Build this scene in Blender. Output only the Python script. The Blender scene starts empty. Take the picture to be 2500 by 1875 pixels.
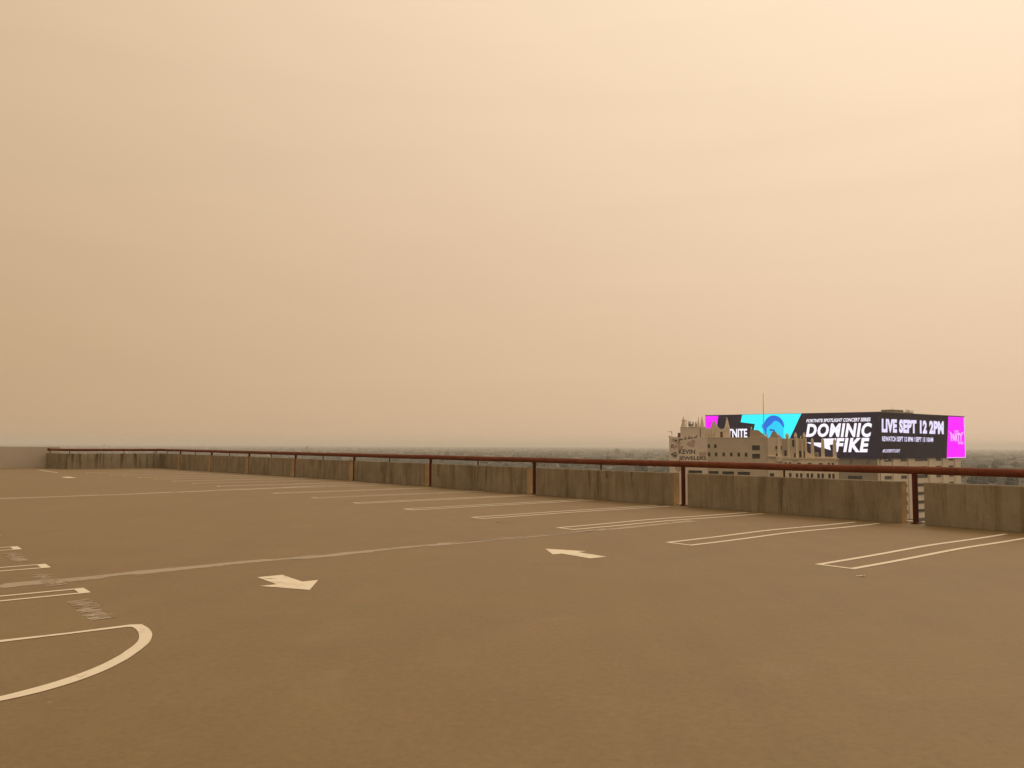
import bpy, bmesh, math, random
from mathutils import Vector, Matrix, Euler

# ------------------------------------------------------------------ camera
scene = bpy.context.scene
col = scene.collection
PITCH, ROLL, EYE = 0.0736, 0.0045, 1.6
cam_data = bpy.data.cameras.new('camera')
cam_data.sensor_width = 36.0
cam_data.lens = 28.8
cam_data.clip_start = 0.05
cam_data.clip_end = 60000.0
cam = bpy.data.objects.new('camera', cam_data)
cam.matrix_world = Matrix.Translation((0, 0, EYE)) @ (
    Euler((math.pi / 2 + PITCH, 0, 0)).to_matrix() @ Matrix.Rotation(ROLL, 3, 'Z')).to_4x4()
col.objects.link(cam)
scene.camera = cam

# ------------------------------------------------------------------ sky, sun, exposure
SUN_EL, SUN_AZ = math.radians(48), math.radians(50)          # azimuth measured from +Y towards +X
SUN_DIR = Vector((math.sin(SUN_AZ) * math.cos(SUN_EL), math.cos(SUN_AZ) * math.cos(SUN_EL), math.sin(SUN_EL)))
world = bpy.data.worlds.new('World')
scene.world = world
world.use_nodes = True
wt = world.node_tree
for n_ in list(wt.nodes):
    wt.nodes.remove(n_)


def wn(kind, **kw):
    n = wt.nodes.new(kind)
    for k, v in kw.items():
        setattr(n, k, v)
    return n


def wl(a, b):
    wt.links.new(a, b)


def ramp(node, stops):
    r = node.color_ramp
    while len(r.elements) < len(stops):
        r.elements.new(0.5)
    for e, (p, c) in zip(r.elements, stops):
        e.position = p
        e.color = c if len(c) == 4 else (*c, 1)
    r.interpolation = 'LINEAR'


tc = wn('ShaderNodeTexCoord')
# smoke veil: its brightness follows the angle to the hidden sun, and thins a little with elevation
dot = wn('ShaderNodeVectorMath', operation='DOT_PRODUCT')
dot.inputs[1].default_value = SUN_DIR
wl(tc.outputs['Generated'], dot.inputs[0])
half = wn('ShaderNodeMath', operation='MULTIPLY_ADD')
half.inputs[1].default_value = 0.5
half.inputs[2].default_value = 0.5
wl(dot.outputs['Value'], half.inputs[0])
glow = wn('ShaderNodeValToRGB')
ramp(glow, [(0.0, (0.343, 0.219, 0.108)), (0.1, (0.360, 0.232, 0.117)), (0.2, (0.381, 0.248, 0.129)), (0.3, (0.408, 0.269, 0.145)),
            (0.4, (0.443, 0.296, 0.165)), (0.5, (0.486, 0.331, 0.192)), (0.6, (0.541, 0.374, 0.226)), (0.7, (0.612, 0.431, 0.273)),
            (0.8, (0.697, 0.500, 0.332)), (0.9, (0.792, 0.589, 0.408)), (1.0, (0.916, 0.705, 0.512))])
wl(half.outputs[0], glow.inputs[0])
sep = wn('ShaderNodeSeparateXYZ')
wl(tc.outputs['Generated'], sep.inputs[0])
elev = wn('ShaderNodeValToRGB')
ramp(elev, [(0.0, (1.03, 1.02, 1.01)), (0.2, (1.095, 1.112, 1.125)), (0.4, (1.155, 1.195, 1.215)), (0.6, (1.24, 1.30, 1.33)),
            (0.8, (1.368, 1.473, 1.523)), (1.0, (1.459, 1.594, 1.645))])
wl(sep.outputs['Z'], elev.inputs[0])
mul = wn('ShaderNodeMix', data_type='RGBA', blend_type='MULTIPLY')
mul.inputs[0].default_value = 1.0
wl(glow.outputs[0], mul.inputs[6])
wl(elev.outputs[0], mul.inputs[7])
# faint smoke bands
mp = wn('ShaderNodeMapping')
mp.inputs['Scale'].default_value = (1.0, 1.0, 9.0)
wl(tc.outputs['Generated'], mp.inputs[0])
nz = wn('ShaderNodeTexNoise')
nz.inputs['Scale'].default_value = 2.2
nz.inputs['Detail'].default_value = 4.0
nz.inputs['Distortion'].default_value = 0.6
wl(mp.outputs[0], nz.inputs['Vector'])
band = wn('ShaderNodeMapRange')
band.inputs['From Min'].default_value = 0.25
band.inputs['From Max'].default_value = 0.75
band.inputs['To Min'].default_value = 0.982
band.inputs['To Max'].default_value = 1.018
wl(nz.outputs['Fac'], band.inputs['Value'])
mul2 = wn('ShaderNodeMix', data_type='RGBA', blend_type='MULTIPLY')
mul2.inputs[0].default_value = 1.0
wl(mul.outputs[2], mul2.inputs[6])
wl(band.outputs[0], mul2.inputs[7])
# the clear daylight sky above the smoke, filtered by it
sky = wn('ShaderNodeTexSky', sky_type='NISHITA')
sky.sun_disc = False
sky.sun_elevation = SUN_EL
sky.sun_rotation = SUN_AZ
sky.dust_density = 8.0
sky.air_density = 1.0
sky_tint = wn('ShaderNodeMix', data_type='RGBA', blend_type='MULTIPLY')
sky_tint.inputs[0].default_value = 1.0
sky_tint.inputs[7].default_value = (1.0, 0.72, 0.40, 1)
wl(sky.outputs[0], sky_tint.inputs[6])
bg_smoke = wn('ShaderNodeBackground')
bg_smoke.inputs['Strength'].default_value = 1.06
wl(mul2.outputs[2], bg_smoke.inputs['Color'])
bg_sky = wn('ShaderNodeBackground')
bg_sky.inputs['Strength'].default_value = 0.05
wl(sky_tint.outputs[2], bg_sky.inputs['Color'])
mixw = wn('ShaderNodeMixShader')
mixw.inputs[0].default_value = 0.06
wl(bg_smoke.outputs[0], mixw.inputs[1])
wl(bg_sky.outputs[0], mixw.inputs[2])
wout = wn('ShaderNodeOutputWorld')
wl(mixw.outputs[0], wout.inputs['Surface'])

sun_data = bpy.data.lights.new('sun', 'SUN')
sun_data.energy = 0.6
sun_data.angle = math.radians(25)
sun_data.color = (1.0, 0.78, 0.48)
sun = bpy.data.objects.new('sun', sun_data)
sun.rotation_euler = (-SUN_DIR).to_track_quat('-Z', 'Y').to_euler()
sun.location = (0, 0, 60)
col.objects.link(sun)

scene.view_settings.view_transform = 'Standard'
scene.view_settings.look = 'None'
scene.view_settings.gamma = 1.0
scene.view_settings.exposure = 0.0
scene.view_settings.use_curve_mapping = False
scene.render.engine = 'CYCLES'
scene.cycles.use_denoising = True
scene.cycles.max_bounces = 6
scene.cycles.volume_bounces = 3

random.seed(7)
rnd = random.Random(11)

# ------------------------------------------------------------------ helpers
class MB:
    """collects faces for one mesh"""
    def __init__(self):
        self.v, self.f, self.m = [], [], []

    def face(self, pts, m=0):
        i = len(self.v)
        self.v += [tuple(p) for p in pts]
        self.f.append(list(range(i, i + len(pts))))
        self.m.append(m)

    def box(self, x0, x1, y0, y1, z0, z1, m=0, skip=''):
        p = [(x0, y0, z0), (x1, y0, z0), (x1, y1, z0), (x0, y1, z0), (x0, y0, z1), (x1, y0, z1), (x1, y1, z1), (x0, y1, z1)]
        i = len(self.v)
        self.v += p
        for tag, q in (('b', (0, 3, 2, 1)), ('t', (4, 5, 6, 7)), ('f', (0, 1, 5, 4)), ('r', (1, 2, 6, 5)), ('k', (2, 3, 7, 6)), ('l', (3, 0, 4, 7))):
            if tag not in skip:
                self.f.append([i + k for k in q])
                self.m.append(m)

    def prism(self, poly, y0, y1, m=0):
        """polygon in x,z extruded along y (poly anticlockwise seen from -y)"""
        n = len(poly)
        i = len(self.v)
        self.v += [(x, y0, z) for x, z in poly] + [(x, y1, z) for x, z in poly]
        self.f.append([i + k for k in range(n)])
        self.m.append(m)
        self.f.append([i + n + k for k in reversed(range(n))])
        self.m.append(m)
        for k in range(n):
            j = (k + 1) % n
            self.f.append([i + k, i + n + k, i + n + j, i + j])
            self.m.append(m)

    def lathe(self, cx, cy, prof, seg=12, m=0, sx=1.0, sy=1.0, rot=0.0):
        """profile [(r,z)] bottom to top"""
        i = len(self.v)
        for r, z in prof:
            for k in range(seg):
                a = 2 * math.pi * k / seg + rot
                self.v.append((cx + r * sx * math.cos(a), cy + r * sy * math.sin(a), z))
        for j in range(len(prof) - 1):
            for k in range(seg):
                k2 = (k + 1) % seg
                a = i + j * seg
                self.f.append([a + k, a + k2, a + seg + k2, a + seg + k])
                self.m.append(m)
        self.f.append([i + k for k in reversed(range(seg))])
        self.m.append(m)
        a = i + (len(prof) - 1) * seg
        self.f.append([a + k for k in range(seg)])
        self.m.append(m)

    def tube(self, p, q, r, seg=8, m=0, r2=None):
        p, q = Vector(p), Vector(q)
        d = (q - p).normalized()
        a = d.orthogonal().normalized()
        b = d.cross(a)
        r2 = r if r2 is None else r2
        i = len(self.v)
        for c, rr in ((p, r), (q, r2)):
            for k in range(seg):
                t = 2 * math.pi * k / seg
                self.v.append(tuple(c + a * (rr * math.cos(t)) + b * (rr * math.sin(t))))
        for k in range(seg):
            k2 = (k + 1) % seg
            self.f.append([i + k, i + k2, i + seg + k2, i + seg + k])
            self.m.append(m)
        self.f.append([i + k for k in reversed(range(seg))])
        self.m.append(m)
        self.f.append([i + seg + k for k in range(seg)])
        self.m.append(m)

    def mesh(self, name, mats):
        me = bpy.data.meshes.new(name)
        me.from_pydata(self.v, [], self.f)
        for mt in mats:
            me.materials.append(mt)
        me.polygons.foreach_set('material_index', self.m)
        me.update()
        return me

    def build(self, name, mats, parent=None, smooth=False, kind=None, loc=None):
        if not isinstance(mats, (list, tuple)):
            mats = [mats]
        me = self.mesh(name, mats)
        if smooth:
            me.polygons.foreach_set('use_smooth', [True] * len(me.polygons))
        o = bpy.data.objects.new(name, me)
        col.objects.link(o)
        if parent is not None:
            o.parent = parent
        if loc is not None:
            o.location = loc
        if kind:
            o['kind'] = kind
        return o


def add_copy(name, mesh, parent=None, loc=None):
    o = bpy.data.objects.new(name, mesh)
    col.objects.link(o)
    if parent is not None:
        o.parent = parent
    if loc is not None:
        o.location = loc
    return o


def tag(o, label=None, cat=None, group=None, kind=None):
    if label:
        o['label'] = label
    if cat:
        o['category'] = cat
    if group:
        o['group'] = group
    if kind:
        o['kind'] = kind
    return o


def empty(name, loc, rz=0.0):
    o = bpy.data.objects.new(name, None)
    o.empty_display_size = 0.5
    o.location = loc
    o.rotation_euler = (0, 0, rz)
    col.objects.link(o)
    return o


# ---- materials
class NT:
    def __init__(self, name):
        self.mat = bpy.data.materials.new(name)
        self.mat.use_nodes = True
        self.t = self.mat.node_tree
        self.b = self.t.nodes['Principled BSDF']
        self.out = self.t.nodes['Material Output']

    def n(self, kind, **kw):
        nd = self.t.nodes.new(kind)
        for k, v in kw.items():
            if k.startswith('i_'):
                nd.inputs[k[2:].replace('_', ' ')].default_value = v
            else:
                setattr(nd, k, v)
        return nd

    def l(self, a, b):
        self.t.links.new(a, b)

    def coords(self, scale, source='Object', rnd_offset=False):
        tcn = self.n('ShaderNodeTexCoord')
        mpn = self.n('ShaderNodeMapping')
        mpn.inputs['Scale'].default_value = scale
        self.l(tcn.outputs[source], mpn.inputs['Vector'])
        if rnd_offset:
            oi = self.n('ShaderNodeObjectInfo')
            ml = self.n('ShaderNodeMath', operation='MULTIPLY')
            ml.inputs[1].default_value = 300.0
            self.l(oi.outputs['Random'], ml.inputs[0])
            cb = self.n('ShaderNodeCombineXYZ')
            self.l(ml.outputs[0], cb.inputs['X'])
            self.l(ml.outputs[0], cb.inputs['Y'])
            self.l(cb.outputs[0], mpn.inputs['Location'])
        return mpn.outputs[0]

    def noise(self, vec, scale, detail=4.0, rough=0.55, dist=0.0):
        nd = self.n('ShaderNodeTexNoise')
        nd.inputs['Scale'].default_value = scale
        nd.inputs['Detail'].default_value = detail
        nd.inputs['Roughness'].default_value = rough
        nd.inputs['Distortion'].default_value = dist
        self.l(vec, nd.inputs['Vector'])
        return nd.outputs['Fac']

    def rng(self, fac, a, b, c=0.0, d=1.0):
        nd = self.n('ShaderNodeMapRange')
        nd.inputs['From Min'].default_value = a
        nd.inputs['From Max'].default_value = b
        nd.inputs['To Min'].default_value = c
        nd.inputs['To Max'].default_value = d
        self.l(fac, nd.inputs['Value'])
        return nd.outputs[0]

    def mix(self, fac, a, b, mode='MIX'):
        nd = self.n('ShaderNodeMix', data_type='RGBA', blend_type=mode)
        for idx, s in ((0, fac), (6, a), (7, b)):
            if hasattr(s, 'links') or hasattr(s, 'is_linked'):
                self.l(s, nd.inputs[idx])
            elif idx == 0:
                nd.inputs[0].default_value = s
            else:
                nd.inputs[idx].default_value = (*s[:3], 1)
        return nd.outputs[2]

    def math(self, op, a, b):
        nd = self.n('ShaderNodeMath', operation=op)
        for i, s in enumerate((a, b)):
            if hasattr(s, 'is_linked'):
                self.l(s, nd.inputs[i])
            else:
                nd.inputs[i].default_value = s
        return nd.outputs[0]

    def bump(self, height, strength, dist):
        nd = self.n('ShaderNodeBump')
        nd.inputs['Strength'].default_value = strength
        nd.inputs['Distance'].default_value = dist
        self.l(height, nd.inputs['Height'])
        self.l(nd.outputs[0], self.b.inputs['Normal'])

    def color(self, c):
        if hasattr(c, 'is_linked'):
            self.l(c, self.b.inputs['Base Color'])
        else:
            self.b.inputs['Base Color'].default_value = (*c[:3], 1)

    def rough(self, r, spec=0.3):
        self.b.inputs['Roughness'].default_value = r
        self.b.inputs['Specular IOR Level'].default_value = spec


def plain(name, c, r=0.8, spec=0.25, var=0.12, scale=0.6):
    """a base colour with faint mottling"""
    m = NT(name)
    v = m.coords((1, 1, 1), rnd_offset=True)
    f = m.noise(v, scale, 5.0, 0.6)
    k = m.rng(f, 0.3, 0.7, 1 - var, 1 + var)
    m.color(m.mix(1.0, c, k, 'MULTIPLY'))
    m.rough(r, spec)
    return m.mat


def mat_deck():
    m = NT('deck_coating')
    v = m.coords((1, 1, 1))
    base = (0.196, 0.133, 0.064)
    big = m.noise(v, 0.16, 5.0, 0.6, 0.4)
    mid = m.noise(v, 1.1, 6.0, 0.65, 0.2)
    # drag marks along the driving lane
    tcn = m.n('ShaderNodeTexCoord')
    mpn = m.n('ShaderNodeMapping')
    mpn.inputs['Rotation'].default_value = (0, 0, -0.678)
    mpn.inputs['Scale'].default_value = (2.4, 0.22, 1)
    m.l(tcn.outputs['Object'], mpn.inputs['Vector'])
    streak = m.noise(mpn.outputs[0], 0.9, 4.0, 0.6)
    fine = m.noise(v, 16.0, 9.0, 0.88)
    grain = m.noise(v, 320.0, 2.0, 0.8)
    c = m.mix(1.0, base, m.rng(big, 0.3, 0.7, 0.945, 1.055), 'MULTIPLY')
    c = m.mix(1.0, c, m.rng(mid, 0.28, 0.72, 0.935, 1.065), 'MULTIPLY')
    c = m.mix(1.0, c, m.rng(streak, 0.25, 0.75, 0.955, 1.045), 'MULTIPLY')
    c = m.mix(1.0, c, m.rng(fine, 0.36, 0.64, 0.83, 1.17), 'MULTIPLY')
    c = m.mix(1.0, c, m.rng(grain, 0.25, 0.75, 0.80, 1.20), 'MULTIPLY')
    hue = m.noise(v, 0.75, 5.0, 0.7, 0.8)
    c = m.mix(m.rng(hue, 0.35, 0.65), m.mix(1.0, c, (1.03, 0.985, 0.985), 'MULTIPLY'), m.mix(1.0, c, (0.98, 1.015, 0.96), 'MULTIPLY'))
    # greyer worn patches
    wear = m.rng(m.noise(v, 0.55, 6.0, 0.7, 1.2), 0.60, 0.76)
    c = m.mix(m.math('MULTIPLY', wear, 0.22), c, (0.31, 0.235, 0.165))
    # tiny dark and pale specks
    vo = m.n('ShaderNodeTexVoronoi')
    vo.inputs['Scale'].default_value = 1.5
    m.l(v, vo.inputs['Vector'])
    spk = m.rng(vo.outputs['Distance'], 0.012, 0.034, 1.0, 0.0)
    sepc = m.n('ShaderNodeSeparateColor')
    m.l(vo.outputs['Color'], sepc.inputs[0])
    dark = m.math('MULTIPLY', spk, m.rng(sepc.outputs[0], 0.62, 0.66))
    pale = m.math('MULTIPLY', spk, m.rng(sepc.outputs[1], 0.72, 0.76))
    c = m.mix(m.math('MULTIPLY', dark, 0.75), c, (0.10, 0.07, 0.05))
    c = m.mix(m.math('MULTIPLY', pale, 0.6), c, (0.60, 0.50, 0.40))
    m.color(c)
    m.rough(0.62, 0.42)
    m.bump(m.math('ADD', fine, grain), 0.25, 0.004)
    return m.mat


def mat_paint(name, c, worn, deck=(0.205, 0.138, 0.070), stretch=(1, 1, 1)):
    m = NT(name)
    v = m.coords(stretch)
    big = m.noise(v, 0.9, 4.0, 0.6, 0.5)
    sm = m.noise(v, 9.0, 7.0, 0.8, 0.6)
    mask = m.rng(m.math('ADD', m.math('MULTIPLY', sm, 0.65), m.math('MULTIPLY', big, 0.35)), 0.60 - worn, 0.70 - worn)
    cc = m.mix(1.0, c, m.rng(sm, 0.2, 0.8, 0.86, 1.10), 'MULTIPLY')
    m.color(m.mix(mask, cc, deck))
    m.rough(0.64, 0.40)
    return m.mat


def mat_concrete():
    m = NT('weathered_concrete')
    v = m.coords((1, 1, 1), rnd_offset=True)
    vs = m.coords((1.0, 1.0, 0.12), rnd_offset=True)        # drips: long in height
    base = m.mix(m.rng(m.noise(v, 1.3, 6.0, 0.6, 0.6), 0.32, 0.68), (0.240, 0.207, 0.154), (0.342, 0.300, 0.235))
    drip = m.rng(m.noise(vs, 2.6, 5.0, 0.6, 0.25), 0.50, 0.66)
    base = m.mix(m.math('MULTIPLY', drip, 0.6), base, (0.135, 0.100, 0.062))
    thin = m.rng(m.noise(vs, 12.0, 4.0, 0.65), 0.54, 0.66)
    base = m.mix(m.math('MULTIPLY', thin, 0.36), base, (0.13, 0.075, 0.038))
    pale = m.rng(m.noise(vs, 5.0, 4.0, 0.6, 0.3), 0.58, 0.74)
    base = m.mix(m.math('MULTIPLY', pale, 0.45), base, (0.40, 0.36, 0.285))
    fine = m.noise(v, 45.0, 4.0, 0.7)
    base = m.mix(1.0, base, m.rng(fine, 0.2, 0.8, 0.88, 1.12), 'MULTIPLY')
    m.color(base)
    m.rough(0.88, 0.2)
    m.bump(m.noise(v, 18.0, 6.0, 0.7), 0.35, 0.02)
    return m.mat


def mat_streaked():
    """far parapet: pale concrete with dark run marks"""
    m = NT('streaked_concrete')
    v = m.coords((1, 1, 1))
    vs = m.coords((1.0, 1.0, 0.06))
    base = m.mix(m.rng(m.noise(v, 1.3, 5.0, 0.6), 0.3, 0.7), (0.25, 0.215, 0.155), (0.34, 0.30, 0.235))
    drip = m.rng(m.noise(vs, 4.2, 3.0, 0.6, 0.1), 0.50, 0.57)
    tcn = m.n('ShaderNodeTexCoord')
    sp = m.n('ShaderNodeSeparateXYZ')
    m.l(tcn.outputs['Object'], sp.inputs[0])
    fade = m.rng(sp.outputs['Z'], -0.2, 0.9, 0.35, 1.0)
    base = m.mix(m.math('MULTIPLY', drip, fade), base, (0.11, 0.078, 0.04))
    m.color(base)
    m.rough(0.88, 0.2)
    return m.mat


def mat_rust():
    m = NT('rusty_red_paint')
    v = m.coords((1, 1, 1))
    f = m.noise(v, 3.0, 6.0, 0.7, 0.8)
    g = m.noise(v, 40.0, 5.0, 0.7)
    c = m.mix(m.rng(f, 0.35, 0.65), (0.125, 0.026, 0.011), (0.190, 0.055, 0.022))
    c = m.mix(m.rng(g, 0.55, 0.75), c, (0.22, 0.090, 0.042))
    c = m.mix(m.rng(m.noise(v, 9.0, 5.0, 0.7), 0.62, 0.72), c, (0.075, 0.024, 0.014))
    m.color(c)
    m.rough(0.72, 0.3)
    m.bump(g, 0.4, 0.006)
    return m.mat


def mat_foliage(name, a, b):
    m = NT(name)
    v = m.coords((1, 1, 1), rnd_offset=True)
    f = m.noise(v, 0.35, 4.0, 0.6)
    m.color(m.mix(m.rng(f, 0.35, 0.65), a, b))
    m.rough(0.9, 0.15)
    return m.mat


def mat_emit(name, c, strength=1.0):
    m = NT(name)
    m.b.inputs['Base Color'].default_value = (0.010, 0.008, 0.012, 1)
    m.b.inputs['Emission Color'].default_value = (*c, 1)
    m.b.inputs['Emission Strength'].default_value = strength
    m.rough(0.8, 0.0)
    return m.mat


M = {
    'deck': mat_deck(),
    'paint': mat_paint('white_line_paint', (0.74, 0.67, 0.565), 0.03),
    'paint_worn': mat_paint('worn_line_paint', (0.62, 0.55, 0.46), 0.06),
    'paint_arrow': mat_paint('scuffed_arrow_paint', (0.78, 0.705, 0.59), 0.085, stretch=(0.35, 1.0, 1)),
    'paint_smear': mat_paint('scraped_paint', (0.25, 0.187, 0.125), 0.115),
    'seal': mat_paint('joint_sealant', (0.36, 0.298, 0.228), 0.075, (0.205, 0.138, 0.070)),
    'stain_shade': mat_paint('dark_stain_shade', (0.11, 0.078, 0.050), 0.06),
    'concrete': mat_concrete(),
    'streak': mat_paint('run_off_stain', (0.155, 0.115, 0.074), 0.10, (0.215, 0.183, 0.133), (1.0, 1.0, 0.2)),
    'streaked': mat_streaked(),
    'end_paint': plain('tan_end_paint', (0.46, 0.32, 0.165), 0.8, 0.2, 0.18, 2.5),
    'grey_wall': plain('grey_painted_wall', (0.52, 0.47, 0.41), 0.85, 0.2, 0.05, 0.8),
    'rust': mat_rust(),
    'post': plain('dark_red_post', (0.085, 0.012, 0.006), 0.6, 0.35, 0.25, 6.0),
    'white_trim': plain('white_kerb_paint', (0.66, 0.60, 0.53), 0.8, 0.2, 0.2, 4.0),
    'plaster': plain('tan_plaster', (0.55, 0.470, 0.375), 0.9, 0.15, 0.10, 0.25),
    'plaster_pale': plain('pale_plaster', (0.77, 0.68, 0.56), 0.9, 0.15, 0.10, 0.25),
    'sign_wall': plain('painted_sign_wall', (0.76, 0.67, 0.60), 0.9, 0.15, 0.06, 0.2),
    'sign_pink': plain('dusty_pink_sign_paint', (0.53, 0.385, 0.335), 0.9, 0.15, 0.05),
    'sign_black': plain('black_sign_paint', (0.022, 0.022, 0.024), 0.8, 0.2, 0.05),
    'trim': plain('plaster_trim', (0.70, 0.61, 0.50), 0.9, 0.15, 0.10, 0.5),
    'plaster_brown': plain('brown_gable_plaster', (0.44, 0.345, 0.255), 0.9, 0.15, 0.12, 0.3),
    'glass': plain('dark_window_glass', (0.018, 0.017, 0.016), 0.35, 0.3, 0.3, 0.6),
    'frame': plain('window_frame', (0.12, 0.10, 0.075), 0.7, 0.2),
    'metal': plain('weathered_metal', (0.17, 0.145, 0.115), 0.6, 0.3, 0.2),
    'red_box': plain('dark_red_panel', (0.16, 0.055, 0.035), 0.8, 0.2),
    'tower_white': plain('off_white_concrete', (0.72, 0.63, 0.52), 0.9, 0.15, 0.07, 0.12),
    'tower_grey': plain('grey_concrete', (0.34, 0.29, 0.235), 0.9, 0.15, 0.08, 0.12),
    'led_black': mat_emit('led_black', (0.004, 0.001, 0.006)),
    'led_navy': mat_emit('led_navy', (0.002, 0.0, 0.012)),
    'led_white': mat_emit('led_white', (0.95, 0.90, 1.0), 1.15),
    'led_lilac': mat_emit('led_lilac', (0.80, 0.74, 1.0), 1.1),
    'led_magenta': mat_emit('led_magenta', (1.0, 0.0, 1.0), 1.05),
    'led_pink': mat_emit('led_pink', (1.0, 0.62, 1.0), 1.0),
    'led_cyan': mat_emit('led_cyan', (0.02, 0.90, 1.0), 1.1),
    'led_aqua': mat_emit('led_aqua', (0.0, 0.66, 1.0), 1.0),
    'led_blue': mat_emit('led_blue', (0.0, 0.15, 0.78), 1.0),
    'led_deep': mat_emit('led_deep_blue', (0.0, 0.05, 0.42), 1.0),
    'leaf_a': mat_foliage('dark_foliage', (0.036, 0.044, 0.040), (0.056, 0.066, 0.058)),
    'leaf_b': mat_foliage('olive_foliage', (0.046, 0.052, 0.044), (0.070, 0.076, 0.062)),
    'bark': plain('bark', (0.10, 0.075, 0.055)),
    'city_ground': plain('city_ground', (0.064, 0.068, 0.060), 0.95, 0.1, 0.25, 0.01),
    'house_white': plain('house_white', (0.42, 0.40, 0.36)),
    'house_tan': plain('house_tan', (0.40, 0.33, 0.25)),
    'house_grey': plain('house_grey', (0.30, 0.28, 0.25)),
    'roof_red': plain('roof_red_brown', (0.20, 0.115, 0.080)),
    'roof_grey': plain('roof_grey', (0.17, 0.155, 0.14)),
    'roof_white': plain('roof_white', (0.38, 0.36, 0.33)),
}

# ------------------------------------------------------------------ deck frame: s runs along the right parapet, n across it (outwards +)
ORG = Vector((8.372, 17.110, 0))
WV = Vector((-0.62711, 0.77893, 0))
NV = Vector((0.77893, 0.62711, 0))
BAY = 6.087
S_END = 52.5            # where the right parapet meets the far one


def smooth(t):
    t = max(0.0, min(1.0, t))
    return t * t * (3 - 2 * t)


def zdeck(s, n):
    """the slab is pitched for drainage: a low swell near the stalls, a fall at the far end"""
    z = -0.16 * smooth((s - 22) / 30)
    z += 0.022 * math.exp(-((n + 3.8) / 1.4) ** 2) * math.exp(-((s - 0.5) / 6.0) ** 2)
    return z


def P(s, n, z=0.0):
    return ORG + WV * s + NV * n + Vector((0, 0, z))


DECK_Z0 = -38.0                      # street level below the deck
RZ = math.atan2(WV.y, WV.x)          # local x axis along s


# ---- the deck slab
def build_deck():
    b = MB()
    s0, s1, n0, n1 = -34.0, 70.0, -46.0, 0.22
    ss, x = [], s0
    while x < s1 - 1e-6:
        ss.append(x)
        x += 1.3
    ss.append(s1)
    nn, x = [], n0
    while x < -12:
        nn.append(x)
        x += 2.0
    while x < n1 - 0.3:
        nn.append(x)
        x += 0.55
    nn.append(n1)
    idx = {}
    for i, s in enumerate(ss):
        for j, n in enumerate(nn):
            idx[i, j] = len(b.v)
            b.v.append(tuple(P(s, n, zdeck(s, n))))
    for i in range(len(ss) - 1):
        for j in range(len(nn) - 1):
            b.f.append([idx[i, j], idx[i, j + 1], idx[i + 1, j + 1], idx[i + 1, j]])
            b.m.append(0)
    # slab edge and underside
    for i in range(len(ss) - 1):
        for n, j, flip in ((n1, len(nn) - 1, False), (n0, 0, True)):
            a, c = P(ss[i], n, zdeck(ss[i], n)), P(ss[i + 1], n, zdeck(ss[i + 1], n))
            lo1, lo2 = P(ss[i], n, -0.7), P(ss[i + 1], n, -0.7)
            q = [a, lo1, lo2, c]
            b.face(q[::-1] if flip else q, 1)
    b.face([P(s0, n0, -0.7), P(s1, n0, -0.7), P(s1, n1, -0.7), P(s0, n1, -0.7)], 1)
    o = b.build('parking_deck', [M['deck'], M['concrete']], smooth=True)
    # keep the face orientation up
    bm = bmesh.new()
    bm.from_mesh(o.data)
    bmesh.ops.recalc_face_normals(bm, faces=bm.faces)
    bm.to_mesh(o.data)
    bm.free()
    tag(o, 'tan coated rooftop parking deck with painted stalls', None, None, 'structure')
    return o


deck = build_deck()

# storeys below the deck
g = MB()
fl = [P(-33.5, -45.5), P(69.5, -45.5), P(69.5, -0.3), P(-33.5, -0.3)]
for i in range(4):
    a, c = fl[i], fl[(i + 1) % 4]
    g.face([(a.x, a.y, DECK_Z0), (c.x, c.y, DECK_Z0), (c.x, c.y, -0.72), (a.x, a.y, -0.72)])
garage = g.build('parking_garage', M['concrete'], kind='structure')
tag(garage, 'concrete storeys of the parking garage under the deck')


# ---- painted markings (children of the deck)
def ribbon(b, pts, w, z=0.004, m=0, wfun=None):
    """pts in (s, n): a flat band of width w following the slab"""
    L, Rr = [], []
    for i, (s, n) in enumerate(pts):
        a = pts[max(0, i - 1)]
        c = pts[min(len(pts) - 1, i + 1)]
        t = Vector((c[0] - a[0], c[1] - a[1], 0)).normalized()
        h = (w if wfun is None else wfun(i / max(1, len(pts) - 1))) / 2
        l = (s - t.y * h, n + t.x * h)
        r = (s + t.y * h, n - t.x * h)
        L.append(P(l[0], l[1], zdeck(*l) + z))
        Rr.append(P(r[0], r[1], zdeck(*r) + z))
    for i in range(len(pts) - 1):
        b.face([L[i], Rr[i], Rr[i + 1], L[i + 1]], m)


def lerp_pts(a, c, k):
    return [(a[0] + (c[0] - a[0]) * i / k, a[1] + (c[1] - a[1]) * i / k) for i in range(k + 1)]


def fix_up(o):
    """flat paint: every face looks up"""
    me = o.data
    bm = bmesh.new()
    bm.from_mesh(me)
    for f in bm.faces:
        f.normal_update()
        if f.normal.z < 0:
            f.normal_flip()
    bm.to_mesh(me)
    bm.free()
    return o


def stall_pair(s_near, s_far, n_cap, n_end, wline, wcap, mat, k=18):
    b = MB()
    jit = rnd.uniform(-0.02, 0.02)
    ribbon(b, lerp_pts((s_near, n_cap), (s_near + jit, n_end), k), wline)
    ribbon(b, lerp_pts((s_far, n_cap), (s_far + jit, n_end - 0.06), k), wline)
    sg = 1 if n_end > n_cap else -1
    ribbon(b, lerp_pts((s_near + wline / 2, n_cap + sg * wcap / 2), (s_far - wline / 2, n_cap + sg * wcap / 2), 3), wcap, 0.004)
    return fix_up(b.build('stall_line', mat, deck))


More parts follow.
